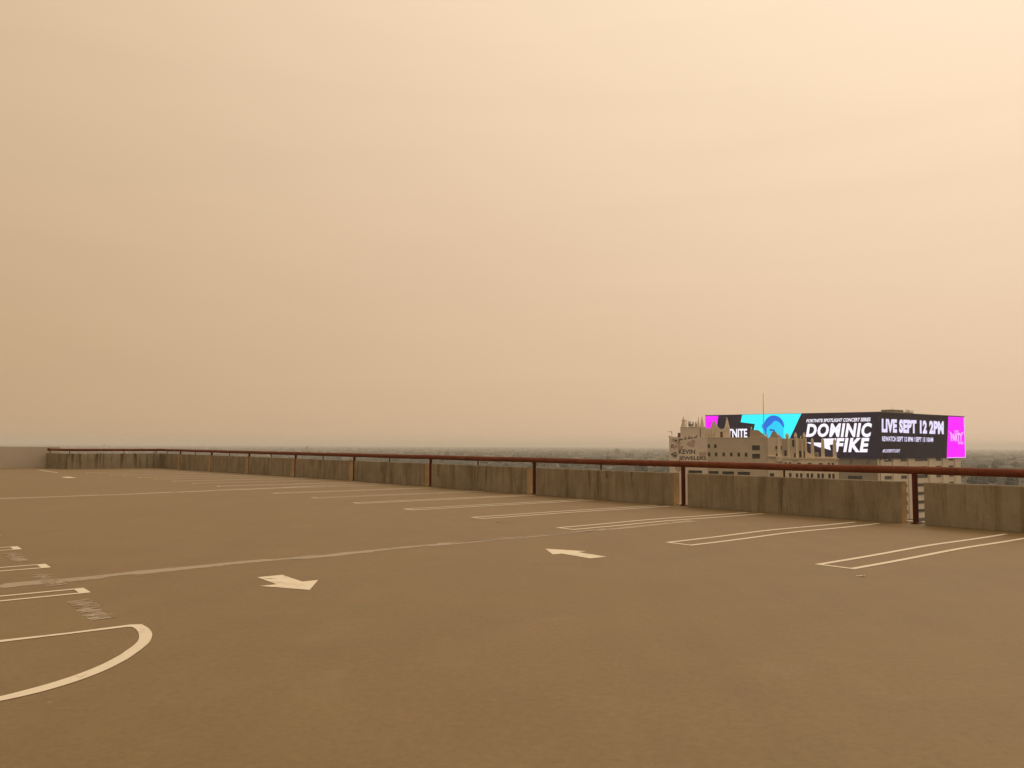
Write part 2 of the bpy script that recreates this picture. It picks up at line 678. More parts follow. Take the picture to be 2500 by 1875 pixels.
# right-hand row: hairpin pairs, nearer ones crisp, far ones worn
right_row = [(-5.20, -4.72), (-2.43, -1.95), (0.46, 0.93), (3.36, 3.78), (6.20, 6.58), (9.02, 9.42), (11.70, 12.05), (14.32, 14.62),
             (17.10, 17.45), (19.85, 20.20), (22.40, 22.74), (25.20, 25.55), (27.80, 28.15), (30.50, 30.85), (33.2, 33.55), (35.9, 36.25),
             (38.4, 38.75), (41.2, 41.55), (44.0, 44.35)]
for i, (a, c) in enumerate(right_row):
    cap = -7.02 if i == 1 else (-6.72 if i == 2 else -6.58)
    mt = M['paint'] if i in (0, 1, 2, 3, 4, 5) else (M['paint_worn'] if i % 2 else M['paint'])
    stall_pair(a, c, cap, -0.62 if i < 3 else -0.42, 0.088, 0.075, mt)
# left-hand row: short hairpins with a broad end bar
for a, c in ((1.66, 2.02), (3.90, 4.30), (6.18, 6.62), (8.45, 8.87), (10.72, 11.14), (13.0, 13.4)):
    stall_pair(a + 0.03, c - 0.03, -15.17, -20.6, 0.062, 0.105, M['paint'])

# rounded end island at the near left
out = [(-0.22, -20.5), (-0.22, -16.23), (-0.26, -15.75), (-0.25, -15.25), (-0.30, -15.17), (-0.45, -15.165), (-0.59, -15.175), (-0.77, -15.21),
       (-1.00, -15.29), (-1.17, -15.38), (-1.36, -15.50), (-1.50, -15.60), (-1.72, -15.80), (-1.90, -16.04), (-2.01, -16.28), (-2.06, -16.55), (-2.09, -17.0), (-2.10, -20.5)]
inn = [(-0.30, -20.5), (-0.30, -16.24), (-0.32, -15.75), (-0.335, -15.30), (-0.36, -15.265), (-0.46, -15.262), (-0.58, -15.275), (-0.74, -15.305),
       (-0.92, -15.36), (-1.08, -15.44), (-1.22, -15.53), (-1.34, -15.61), (-1.57, -15.81), (-1.76, -16.05), (-1.88, -16.28), (-1.955, -16.52), (-2.0, -17.0), (-2.01, -20.5)]


def catmull(pts, k=5):
    res = []
    for i in range(len(pts) - 1):
        p0, p1, p2, p3 = pts[max(0, i - 1)], pts[i], pts[i + 1], pts[min(len(pts) - 1, i + 2)]
        for j in range(k):
            t = j / k
            res.append(tuple(0.5 * (2 * p1[c] + (p2[c] - p0[c]) * t + (2 * p0[c] - 5 * p1[c] + 4 * p2[c] - p3[c]) * t * t + (3 * p1[c] - p0[c] - 3 * p2[c] + p3[c]) * t ** 3) for c in (0, 1)))
    res.append(pts[-1])
    return res


out = out[:4] + catmull(out[4:])
inn = inn[:4] + catmull(inn[4:])
b = MB()
for i in range(len(out) - 1):
    q = [out[i], out[i + 1], inn[i + 1], inn[i]]
    b.face([P(s, n, zdeck(s, n) + 0.004) for s, n in q])
fix_up(b.build('island_line', M['paint'], deck))


def arrow(tip, tail, wsh, whead, lhead, name='direction_arrow', mat=None):
    b = MB()
    t, q = Vector((*tip, 0)), Vector((*tail, 0))
    d = (t - q).normalized()
    e = Vector((-d.y, d.x, 0))
    base = t - d * lhead
    sh = [q - e * wsh / 2, base - e * wsh / 2, base + e * wsh / 2, q + e * wsh / 2]
    hd = [base - e * whead / 2, t, base + e * whead / 2]
    for poly in (sh, hd):
        b.face([P(p.x, p.y, zdeck(p.x, p.y) + 0.004) for p in poly])
    return fix_up(b.build(name, mat or M['paint_arrow'], deck))


a1 = arrow((0.39, -13.26), (1.56, -13.23), 0.31, 0.70, 0.56)
tag(a1, 'worn white arrow in the left lane pointing towards the viewer')
a2 = arrow((1.52, -8.85), (0.32, -8.90), 0.31, 0.66, 0.58)
tag(a2, 'worn white arrow in the right lane pointing away')
a3 = arrow((35.0, -9.05), (36.9, -9.0), 0.36, 0.75, 0.7)
tag(a3, 'faint far white arrow near the far parapet')
b = MB()
ribbon(b, lerp_pts((44.6, -7.95), (52.0, -7.75), 10), 0.10)
fix_up(b.build('edge_line', M['paint'], deck))

# scraped-off stencils beside the left stalls: a pale smear with strips of leftover paint
for q_, (s0, s1) in enumerate(((0.15, 1.26), (2.38, 3.36), (4.72, 5.78))):
    b = MB()
    kk = 22
    for i in range(kk):
        sa, sb = s0 + (s1 - s0) * i / kk, s0 + (s1 - s0) * (i + 1) / kk
        f = i / kk
        na, nb = -15.49 + 0.08 * rnd.random(), -15.27 - 0.08 * rnd.random()
        if f > 0.55:
            nb -= 0.03 * rnd.random()
        b.face([P(sa, na, zdeck(sa, na) + 0.003), P(sb, na, zdeck(sb, na) + 0.003), P(sb, nb, zdeck(sb, nb) + 0.003), P(sa, nb, zdeck(sa, nb) + 0.003)])
    smear = fix_up(b.build('scraped_stencil', M['paint_smear'], deck))
    b = MB()
    s = s0
    k = 0
    while s < s1:
        f = (s - s0) / (s1 - s0)
        n_a = rnd.choice((-15.49, -15.48, -15.42, -15.36)) + rnd.uniform(-0.01, 0.02)
        n_b = min(-15.26, n_a + rnd.uniform(0.03, 0.20))
        ribbon(b, lerp_pts((s, n_a), (s + rnd.uniform(-0.03, 0.03), n_b), 3), rnd.uniform(0.004, 0.015) * (1.4 - 0.6 * f), 0.0045 + 0.0002 * (k % 5))
        s += rnd.uniform(0.02, 0.07)
        k += 1
    fix_up(b.build('paint_remnant', M['paint'], smear))


# expansion joints: ragged bands of sealant
def joint(path, w0, w1):
    pts = []
    for i in range(len(path) - 1):
        k = max(2, int(abs(path[i + 1][1] - path[i][1]) / 0.05))
        pts += lerp_pts(path[i], path[i + 1], k)[:-1]
    pts.append(path[-1])
    b = MB()
    L, Rr = [], []
    ja = jb = ka = kb = 0.0
    for i, (s, n) in enumerate(pts):
        t = i / (len(pts) - 1)
        w = (w0 + (w1 - w0) * t) / 2
        ja = 0.93 * ja + rnd.uniform(-0.02, 0.02)
        jb = 0.93 * jb + rnd.uniform(-0.02, 0.02)
        if rnd.random() < 0.12:
            ka = rnd.uniform(-0.5, 0.25) * w
        if rnd.random() < 0.12:
            kb = rnd.uniform(-0.5, 0.25) * w
        l, r = (s + max(0.02, w + ja * 0.6 + ka), n), (s - max(0.02, w + jb * 0.6 + kb), n)
        L.append(P(*l, zdeck(*l) + 0.0025))
        Rr.append(P(*r, zdeck(*r) + 0.0025))
    for i in range(len(pts) - 1):
        b.face([L[i], L[i + 1], Rr[i + 1], Rr[i]])
    # loose flecks torn off the edges
    for i in range(len(pts) // 5):
        s, n = pts[rnd.randrange(len(pts))]
        o_ = rnd.choice((-1, 1)) * rnd.uniform(0.8, 1.5) * w0 / 2
        ln_ = rnd.uniform(0.04, 0.22)
        ribbon(b, [(s + o_, n), (s + o_ + rnd.uniform(-0.01, 0.01), n + ln_)], rnd.uniform(0.01, 0.03), 0.003)
    return fix_up(b.build('joint_seal', M['seal'], deck))


joint([(2.68, -24.0), (2.70, -15.9), (2.72, -14.9), (2.83, -13.9), (2.90, -13.1), (2.84, -11.9), (2.96, -10.2), (2.92, -9.3)], 0.40, 0.22)
joint([(2.92, -9.3), (2.99, -8.5), (2.95, -7.4), (3.02, -6.1), (3.0, -4.6), (3.0, -3.4)], 0.20, 0.24)
joint([(18.9, -24.0), (19.15, -13.9), (19.41, -10.6), (19.86, -7.7), (20.6, -4.4), (21.0, -2.9), (21.2, -0.6)], 0.62, 0.5)
# crack filler along the near joint
b = MB()
pts = [(2.98 + rnd.uniform(-0.03, 0.03), -9.6 + i * 0.16) for i in range(22)]
ribbon(b, pts, 0.035, 0.0045)
fix_up(b.build('joint_crack', M['stain_shade'], deck))
# tyre scuff ring on the deck
b = MB()
pts = [(5.18 + 0.24 * math.sin(t * 0.42), -6.70 + 0.20 * math.cos(t * 0.42)) for t in range(0, 12)]
ribbon(b, pts, 0.022, 0.004)
fix_up(b.build('tyre_scuff', M['stain_shade'], deck))


# ------------------------------------------------------------------ parapet panels on the right
WALL_H, WALL_T = 0.86, 0.24
ORD = ['first', 'second', 'third', 'fourth', 'fifth', 'sixth', 'seventh', 'eighth', 'ninth', 'tenth', 'eleventh', 'twelfth']


def parapet(s0, s1, label, end=True):
    e = empty('concrete_parapet', P(s0, 0, 0), RZ)
    L = s1 - s0
    zb = min(zdeck(s0, 0), zdeck(s1, 0)) - 0.02
    t = WALL_T / 2
    c = 0.015
    # local: x along the wall, +y towards the deck side (n negative)
    prof = [(-t, zb), (t, zb), (t, WALL_H - c), (t - c, WALL_H), (-t + c, WALL_H), (-t, WALL_H - c)]
    b = MB()
    k = 10
    for i in range(k):
        x0, x1 = L * i / k, L * (i + 1) / k
        for j in range(len(prof)):
            p, q = prof[j], prof[(j + 1) % len(prof)]
            b.face([(x0, p[0], p[1]), (x0, q[0], q[1]), (x1, q[0], q[1]), (x1, p[0], p[1])])
    b.face([(0, y, z) for y, z in prof][::-1])
    b.face([(L, y, z) for y, z in prof])
    b.build('wall_panel', M['concrete'], e)
    for i in range(1 + rnd.randint(0, 3)):
        cx = 3.06 - GAP if i == 0 else rnd.uniform(0.15, L - 0.15)
        if cx > L - 0.1:
            continue
        w0 = rnd.uniform(0.03, 0.075) if i == 0 else rnd.uniform(0.012, 0.07)
        ln = rnd.uniform(0.6, 0.84) if i == 0 else rnd.uniform(0.2, 0.8)
        st = MB()
        rows_ = 12
        lft, rgt = [], []
        for r in range(rows_ + 1):
            f = r / rows_
            zz_ = WALL_H - 0.017 - ln * f
            hw = w0 * (0.8 - 0.35 * f + 0.25 * math.sin(5 * f + 2 * i)) * rnd.uniform(0.75, 1.2)
            dx = 0.02 * math.sin(3 * f + i)
            lft.append((cx + dx - hw, t + 0.002, zz_))
            rgt.append((cx + dx + hw, t + 0.002, zz_))
        for r in range(rows_):
            st.face([lft[r], lft[r + 1], rgt[r + 1], rgt[r]])
        st.build('run_stain', M['streak'], e)
    if end:
        d = MB()
        d.box(-0.004, -0.0005, -t + 0.012, t - 0.004, zb + 0.02, WALL_H - 0.02)
        d.build('painted_end', M['end_paint'], e)
    return tag(e, label, 'parapet', 'concrete parapet panels along the right edge')


GAP = 0.235
names = {-2: 'weathered concrete parapet panel out of frame far to the right',
         -1: 'weathered concrete parapet panel right of the nearest red post, cut by the picture edge',
         0: 'largest whole concrete parapet panel, left of the nearest red post',
         8: 'short concrete parapet panel joining the far corner'}
for k in range(-2, 9):
    s0 = k * BAY + GAP
    s1 = (k + 1) * BAY - GAP if k < 8 else S_END - 0.12
    parapet(s0, s1, names.get(k, 'weathered concrete parapet panel, %s whole one counted from the right' % ORD[k]))

# grime at the parapet foot, its dark band also painting in contact shade
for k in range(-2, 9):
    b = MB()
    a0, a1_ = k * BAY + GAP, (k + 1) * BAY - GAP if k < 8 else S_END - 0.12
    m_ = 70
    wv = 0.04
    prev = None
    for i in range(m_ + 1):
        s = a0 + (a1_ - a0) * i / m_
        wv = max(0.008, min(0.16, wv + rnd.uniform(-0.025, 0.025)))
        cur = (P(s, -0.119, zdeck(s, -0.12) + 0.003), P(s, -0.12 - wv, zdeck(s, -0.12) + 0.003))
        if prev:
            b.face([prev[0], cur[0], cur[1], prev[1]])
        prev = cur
    fix_up(b.build('grime_shade_line', M['stain_shade'], deck))

# white painted deck edge showing in the gaps
for k in range(-1, 9):
    b = MB()
    for lo, hi in ((-0.235, -0.07), (0.07, 0.235)):
        p0, p1 = k * BAY + lo, k * BAY + hi
        zz = zdeck(k * BAY, 0)
        q = [P(p0, 0.05, zz), P(p1, 0.05, zz), P(p1, 0.19, zz), P(p0, 0.19, zz)]
        up = [v + Vector((0, 0, 0.045)) for v in q]
        b.face(up[::-1])
        for i in range(4):
            j = (i + 1) % 4
            b.face([q[i], q[j], up[j], up[i]])
    b.build('edge_kerb', M['white_trim'], deck)

# far parapet, its angled return, and the grey wall behind
FAR_N = -6.05


def wall_run(a, c, h, t, zb, name, mat, label, group=None):
    pa, pc = P(*a), P(*c)
    d = pc - pa
    e = empty(name, pa, math.atan2(d.y, d.x))
    b = MB()
    ch = 0.015
    L = d.length
    prof = [(-t / 2, zb), (t / 2, zb), (t / 2, h - ch), (t / 2 - ch, h), (-t / 2 + ch, h), (-t / 2, h - ch)]
    for j in range(len(prof)):
        p, q = prof[j], prof[(j + 1) % len(prof)]
        b.face([(0, p[0], p[1]), (0, q[0], q[1]), (L, q[0], q[1]), (L, p[0], p[1])])
    b.face([(0, y, z) for y, z in prof][::-1])
    b.face([(L, y, z) for y, z in prof])
    b.build('wall_panel', mat, e)
    return tag(e, label, 'parapet' if 'parapet' in name else 'wall', group)


wall_run((S_END, 0.12), (S_END, FAR_N), 0.86, 0.24, -0.25, 'concrete_parapet', M['streaked'], 'pale far parapet with dark run stains closing the deck')
wall_run((S_END + 0.16, FAR_N - 0.02), (S_END + 4.35, FAR_N - 0.40), 0.86, 0.24, -0.25, 'concrete_parapet', M['concrete'], 'short dark parapet return at the far left end')
wall_run((S_END + 4.55, FAR_N + 0.31), (S_END + 4.55, -30.0), 1.30, 0.30, -0.25, 'grey_wall', M['grey_wall'], 'smooth grey painted wall at the far left edge')

# ------------------------------------------------------------------ railing: one welded pipe rail
RAIL_Z, RAIL_R = 1.104, 0.083
rail = empty('pipe_railing', P(0, 0, 0), 0)
tag(rail, 'rusty red pipe railing running along the deck edge', 'railing')
o0 = Vector(rail.location)


def rel(v):
    return tuple(Vector(v) - o0)


def pipe(path, r, name, mat, seg=18):
    b = MB()
    rings = []
    for i, p in enumerate(path):
        a, c = Vector(path[max(0, i - 1)]), Vector(path[min(len(path) - 1, i + 1)])
        d = (c - a).normalized()
        side = d.cross(Vector((0, 0, 1))).normalized()
        up = side.cross(d)
        rings.append(len(b.v))
        for k in range(seg):
            t = 2 * math.pi * k / seg
            b.v.append(rel(Vector(p) + side * (r * math.cos(t)) + up * (r * math.sin(t))))
    for i in range(len(path) - 1):
        for k in range(seg):
            k2 = (k + 1) % seg
            b.f.append([rings[i] + k, rings[i] + k2, rings[i + 1] + k2, rings[i + 1] + k])
            b.m.append(0)
    b.f.append([rings[0] + k for k in reversed(range(seg))])
    b.m.append(0)
    b.f.append([rings[-1] + k for k in range(seg)])
    b.m.append(0)
    return b.build(name, mat, rail, smooth=True)


# main run, with the slight sag a long pipe has between posts
path = []
s = -2.6 * BAY
while s < S_END - 0.02:
    u = (s / BAY) % 1.0
    path.append(P(s, 0, RAIL_Z - 0.008 * math.sin(math.pi * u)))
    s += BAY / 6
path.append(P(S_END, 0, RAIL_Z))
far_path = [P(S_END, 0, RAIL_Z), P(S_END, FAR_N * 0.5, RAIL_Z), P(S_END, FAR_N, RAIL_Z), P(S_END + 4.1, FAR_N - 0.42, RAIL_Z)]
pipe(path + far_path[1:], RAIL_R, 'top_pipe', M['rust'])
# welded collars where pipe lengths meet
for s in [k * BAY + 1.1 for k in range(-2, 8)]:
    b = MB()
    b.tube(rel(P(s - 0.035, 0, RAIL_Z - 0.004)), rel(P(s + 0.035, 0, RAIL_Z - 0.004)), RAIL_R + 0.004, 18)
    b.build('weld_collar', M['rust'], rail, smooth=False)
# end cap
b = MB()
ec = far_path[-1]
d = (far_path[-1] - far_path[-2]).normalized()
b.tube(rel(ec - d * 0.06), rel(ec + d * 0.02), RAIL_R + 0.03, 16)
b.build('end_flange', M['rust'], rail)

for k in range(-2, 9):
    c = P(k * BAY, 0, zdeck(k * BAY, 0))
    b = MB()
    b.tube(rel(c + Vector((0, 0, 0.0))), rel(Vector((c.x, c.y, RAIL_Z - 0.03))), 0.056, 14)
    post = b.build('post', M['post'], rail, smooth=False)
    b = MB()
    b.lathe(rel(c)[0], rel(c)[1], [(0.10, c.z + 0.002), (0.10, c.z + 0.016), (0.07, c.z + 0.03)], 14)
    b.build('base_flange', M['post'], post)
thin = [(k * BAY + 3.06, 0) for k in range(-2, 8)] + [(8 * BAY + 2.9, 0), (S_END, -0.5), (S_END, -2.6), (S_END, FAR_N + 0.1), (S_END + 3.8, FAR_N - 0.38)]
for s, n in thin:
    b = MB()
    c = P(s, n)
    b.tube(rel((c.x, c.y, WALL_H - 0.004)), rel((c.x, c.y, RAIL_Z - 0.04)), 0.024, 10)
    b.build('thin_post', M['post'], rail)

# litter on the deck
b = MB()
c = P(-2.82, -7.5, 0.004)
for dx, dy, r, h in ((0, 0, 0.035, 0.010), (0.045, 0.012, 0.022, 0.014), (-0.035, 0.02, 0.02, 0.006)):
    pts = [(c.x + dx + r * rnd.uniform(0.5, 1.2) * math.cos(t), c.y + dy + r * rnd.uniform(0.5, 1.2) * math.sin(t), 0.006 + h * rnd.random()) for t in (0, 1.2, 2.4, 3.6, 5.0)]
    b.face(pts)
lit = b.build('paper_scrap', M['white_trim'])
tag(lit, 'small white paper scrap on the deck by the nearest right stall line', 'litter')

# ------------------------------------------------------------------ lettering
def text_polys(body, shear=0.0, offset=0.0, space=1.0):
    cu = bpy.data.curves.new('lettering', 'FONT')
    cu.body = body
    cu.size = 1.0
    cu.shear = shear
    cu.offset = offset
    cu.space_character = space
    cu.resolution_u = 3
    cu.fill_mode = 'FRONT'
    o = bpy.data.objects.new('lettering', cu)
    col.objects.link(o)
    dg = bpy.context.evaluated_depsgraph_get()
    me = bpy.data.meshes.new_from_object(o.evaluated_get(dg))
    vs = [(v.co.x, v.co.y) for v in me.vertices]
    fs = [list(p.vertices) for p in me.polygons]
    bpy.data.objects.remove(o)
    bpy.data.meshes.remove(me)
    bpy.data.curves.remove(cu)
    x0, x1 = min(v[0] for v in vs), max(v[0] for v in vs)
    y0, y1 = min(v[1] for v in vs), max(v[1] for v in vs)
    return [((x - x0) / (x1 - x0), (y - y0) / (y1 - y0)) for x, y in vs], fs


def wall_holes(b, x0, x1, z0, z1, y, holes, reveal, m=0, mr=0):
    """front wall (facing -y) in the plane y with real rectangular openings and reveals"""
    xs = sorted({x0, x1, *[h[0] for h in holes], *[h[1] for h in holes]})
    zs = sorted({z0, z1, *[h[2] for h in holes], *[h[3] for h in holes]})
    xs = [x for x in xs if x0 <= x <= x1]
    zs = [z for z in zs if z0 <= z <= z1]
    for i in range(len(xs) - 1):
        for j in range(len(zs) - 1):
            cx, cz = (xs[i] + xs[i + 1]) / 2, (zs[j] + zs[j + 1]) / 2
            if any(h[0] < cx < h[1] and h[2] < cz < h[3] for h in holes):
                continue
            b.face([(xs[i], y, zs[j]), (xs[i + 1], y, zs[j]), (xs[i + 1], y, zs[j + 1]), (xs[i], y, zs[j + 1])], m)
    for a, c, d, e in holes:
        yr = y + reveal
        b.face([(a, y, d), (a, yr, d), (c, yr, d), (c, y, d)], mr)
        b.face([(a, y, e), (c, y, e), (c, yr, e), (a, yr, e)], mr)
        b.face([(a, y, d), (a, y, e), (a, yr, e), (a, yr, d)], mr)
        b.face([(c, y, d), (c, yr, d), (c, yr, e), (c, y, e)], mr)


def window(parent, a, c, d, e, y, reveal, bars=1, sill=True):
    """frame in the opening (part) with a dark pane (sub-part)"""
    f = MB()
    t = min(0.12, (c - a) * 0.12)
    yy = y + reveal - 0.14
    f.box(a, a + t, yy, yy + 0.1, d, e)
    f.box(c - t, c, yy, yy + 0.1, d, e)
    f.box(a + t, c - t, yy, yy + 0.1, d, d + t)
    f.box(a + t, c - t, yy, yy + 0.1, e - t, e)
    for i in range(bars):
        x = a + (c - a) * (i + 1) / (bars + 1)
        f.box(x - t * 0.4, x + t * 0.4, yy + 0.01, yy + 0.09, d + t, e - t)
    if sill:
        f.box(a - 0.08, c + 0.08, y - 0.10, y + reveal - 0.15, d - 0.12, d - 0.004)
    w = f.build('window', M['frame'], parent)
    p = MB()
    p.face([(a, yy + 0.12, d), (c, yy + 0.12, d), (c, yy + 0.12, e), (a, yy + 0.12, e)])
    p.build('pane', M['glass'], w)
    return w


# ------------------------------------------------------------------ ornate building with the painted wall sign
# in image pixels: column g, row v, one pixel = SX by SZ metres
BRG = math.atan(583.0 / 2000.0)
RANGE = 340.0
SX = RANGE * math.cos(BRG) ** 2 / 2000.0
SZ = RANGE * math.cos(BRG) / 2000.0
base = Vector((RANGE * math.sin(BRG), RANGE * math.cos(BRG), DECK_Z0))
KB = empty('ornate_building', base, -BRG)
tag(KB, 'tan plaster building with gothic roof spires and a painted jeweller sign', 'building')


def gx(g_):
    return (g_ - 1833.0) * SX


def gz(v_):
    return (1087.5 - v_) * SZ + EYE - DECK_Z0


def rect(a, c, top, bot):
    return (gx(a), gx(c), gz(bot), gz(top))


ZROOF = gz(1069)
# -- sign wall and main wall
sign_holes = [rect(1633, 1639.5, 1086, 1093.5), rect(1676, 1711, 1149.5, 1156)]
main_holes = [rect(1726, 1731.5, 1085, 1093.5), rect(1741.5, 1748, 1085, 1093.5)]
main_holes += [rect(x, x + 6.5, 1105, 1113.8) for x in (1725.6, 1743, 1762, 1780.5, 1799, 1817)]
big_holes = [rect(1835, 1854, 1087, 1098.5), rect(1835, 1854, 1107.5, 1118.5)]
band_holes = [rect(1727, 1752, 1150.5, 1157), rect(1761, 1790, 1151, 1158), rect(1799, 1829, 1151.5, 1159), rect(1877, 1887, 1154, 1162)]
lower = [rect(x, x + 25, y, y + 8) for y in (1172, 1193, 1214, 1235, 1256) for x in (1727, 1762, 1800)]
deco_holes = [rect(1891, 1895.5, 1088, 1096), rect(1904.5, 1906.8, 1088, 1096), rect(1892, 1896, 1106.5, 1113)]

b = MB()
wall_holes(b, gx(1628), gx(1724.5), 0, ZROOF, -0.10, sign_holes, 0.45)
b.face([(gx(1628), -0.10, 0), (gx(1628), -0.10, ZROOF), (gx(1628), 22, ZROOF), (gx(1628), 22, 0)])
b.face([(gx(1628), -0.10, ZROOF), (gx(1724.5), -0.10, ZROOF), (gx(1724.5), 22, ZROOF), (gx(1628), 22, ZROOF)])
b.face([(gx(1724.5), -0.10, 0), (gx(1724.5), 0.0, 0), (gx(1724.5), 0.0, ZROOF), (gx(1724.5), -0.10, ZROOF)])
b.build('sign_wall', M['sign_wall'], KB)
b = MB()
wall_holes(b, gx(1724.5), gx(1873), 0, ZROOF, 0.0, main_holes + big_holes + band_holes[:3] + lower, 0.45)
b.face([(gx(1724.5), 0, ZROOF), (gx(1873), 0, ZROOF), (gx(1873), 22, ZROOF), (gx(1724.5), 22, ZROOF)])
b.face([(gx(1628), 22, 0), (gx(1628), 22, ZROOF), (gx(1910), 22, ZROOF), (gx(1910), 22, 0)])
b.build('main_wall', M['plaster'], KB)
b = MB()
wall_holes(b, gx(1873), gx(1907), 0, gz(1068.2), -0.25, deco_holes + [band_holes[3]], 0.45)
b.face([(gx(1873), -0.25, 0), (gx(1873), -0.25, gz(1068.2)), (gx(1873), 22, gz(1068.2)), (gx(1873), 22, 0)])
b.face([(gx(1873), -0.25, gz(1068.2)), (gx(1907), -0.25, gz(1068.2)), (gx(1907), 22, gz(1068.2)), (gx(1873), 22, gz(1068.2))])
b.build('pavilion_wall', M['trim'], KB)
for h in sign_holes:
    window(KB, *h, -0.10, 0.45)
for h in main_holes:
    window(KB, *h, 0.0, 0.45)
for h in big_holes:
    window(KB, *h, 0.0, 0.45, 3)
for h in band_holes[:3] + lower:
    window(KB, *h, 0.0, 0.45, 5)
for h in deco_holes + [band_holes[3]]:
    window(KB, *h, -0.25, 0.45)
# roof edge copings and string courses
b = MB()
b.box(gx(1627.3), gx(1656.5), -0.22, 0.25, ZROOF + 0.002, ZROOF + 0.18)
b.box(gx(1706), gx(1873), -0.16, 0.3, ZROOF + 0.002, ZROOF + 0.20)
b.build('roof_coping', M['trim'], KB)
for lv, x0, x1, pr, hh in ((1098.2, 1880, 1907, 0.12, 0.18), (1104.2, 1878, 1907, 0.12, 0.18), (1114.2, 1874, 1925, 0.75, 0.32)):
    b = MB()
    b.box(gx(x0), gx(x1), -0.25 - pr, -0.252, gz(lv + 0.4), gz(lv + 0.4) + hh)
    b.build('string_course', M['trim'], KB)
# corner pier and its bracketed balcony
b = MB()
b.box(gx(1897.4), gx(1903.2), -0.60, -0.252, gz(1115), gz(1067.0))
b.build('corner_pier', M['plaster_pale'], KB)
b = MB()
b.prism([(gx(1895), gz(1125)), (gx(1906), gz(1125)), (gx(1907.5), gz(1123)), (gx(1907.5), gz(1118.5)), (gx(1893.5), gz(1118.5)), (gx(1893.5), gz(1123))], -1.7, -0.26)
b.box(gx(1892.5), gx(1908.5), -1.9, -1.05, gz(1118.4), gz(1115.6))
b.build('balcony', M['plaster_pale'], KB)

# -- front wing with the obelisks
WY = -1.0
wing_pairs = [(1922.2, 1928.6), (1938.0, 1944.2), (1948.4, 1954.0), (1963.4, 1969.6), (1973.2, 1979.0), (1988.2, 1994.6), (1998.2, 2004.2), (2014.0, 2020.0), (2023.2, 2028.8)]
wing_holes = [rect(a, c, 1153, 1166) for a, c in wing_pairs]
wing_holes += [rect(a, c, y, y + 13) for y in (1175, 1197, 1219, 1241) for a, c in wing_pairs]
small = [rect(1912.5, 1918, 1127.5, 1141), rect(1922, 1928, 1127.5, 1141), rect(2013.5, 2018.5, 1127.5, 1141), rect(2022.4, 2027.6, 1127.5, 1141)]
arch_rect = [rect(c - 5.6, c + 5.6, 1131.5, 1143) for c in (1946.5, 1971.5, 1997)]
ZW = gz(1117)
b = MB()
wall_holes(b, gx(1907), gx(2038), 0, ZW, WY, wing_holes + small + arch_rect, 0.5)
b.face([(gx(1907), WY, 0), (gx(1907), WY, ZW), (gx(1907), 20, ZW), (gx(1907), 20, 0)])
b.face([(gx(2038), WY, 0), (gx(2038), 20, 0), (gx(2038), 20, ZW), (gx(2038), WY, ZW)])
b.face([(gx(1907), WY, ZW), (gx(2038), WY, ZW), (gx(2038), 20, ZW), (gx(1907), 20, ZW)])
b.face([(gx(1907), 20, 0), (gx(1907), 20, ZW), (gx(2038), 20, ZW), (gx(2038), 20, 0)])
b.build('wing_wall', M['plaster_pale'], KB)
for h in wing_holes + small:
    window(KB, *h, WY, 0.5)
for h in arch_rect:
    window(KB, *h, WY, 0.5, 2)
# arch heads: a moulded surround over a dark lunette
for c in (1946.5, 1971.5, 1997):
    cx, zc, r = gx(c), gz(1131.5), 5.6 * SX
    fan = [(cx + r * math.cos(t), zc + 0.62 * r * math.sin(t)) for t in [math.pi * i / 10 for i in range(11)]]
    a = MB()
    for i in range(10):
        p, q = fan[i], fan[i + 1]
        o1 = (cx + (p[0] - cx) * 1.28, zc + (p[1] - zc) * 1.34)
        o2 = (cx + (q[0] - cx) * 1.28, zc + (q[1] - zc) * 1.34)
        a.face([(p[0], WY - 0.16, p[1]), (o1[0], WY - 0.16, o1[1]), (o2[0], WY - 0.16, o2[1]), (q[0], WY - 0.16, q[1])])
        a.face([(o1[0], WY - 0.16, o1[1]), (o1[0], WY, o1[1]), (o2[0], WY, o2[1]), (o2[0], WY - 0.16, o2[1])])
        a.face([(p[0], WY - 0.16, p[1]), (q[0], WY - 0.16, q[1]), (q[0], WY, q[1]), (p[0], WY, p[1])])
    arch = a.build('arch_moulding', M['trim'], KB)
    l = MB()
    l.face([(x, WY - 0.01, z) for x, z in fan])
    l.build('pane', M['glass'], arch)
b = MB()
b.box(gx(1906), gx(2039), WY - 0.45, WY - 0.004, gz(1119.2), gz(1116.6))
b.build('wing_cornice', M['trim'], KB)
for x0, x1 in ((1931, 1946), (2032, 2040)):
    b = MB()
    b.box(gx(x0), gx(x1), WY - 0.30, WY - 0.003, gz(1124), gz(1122.6))
    b.build('drip_mould', M['plaster_brown'], KB)
for x in (1932.8, 1957.6, 1982.4, 2008.2, 2034.6):
    b = MB()
    b.box(gx(x) - 0.28, gx(x) + 0.28, WY - 0.22, WY - 0.003, 0.0, gz(1145))
    b.build('pilaster', M['trim'], KB)
for c, top in ((1979.0, 1068.8), (2003.2, 1069.0), (2030.5, 1070.5)):
    b = MB()
    w = 3.3 * SX
    cx = gx(c)
    yc = WY + 0.75
    b.lathe(cx, yc, [(w * 1.62, gz(1117) + 0.003), (w * 1.62, gz(1114)), (w * 1.42, gz(1112.5)), (w * 1.30, gz(1086)), (w * 1.12, gz(1077)), (w * 0.92, gz(top + 3.5)), (w * 0.12, gz(top))], 4, rot=math.pi / 4 + 0.28)
    b.build('obelisk', M['trim'], KB)
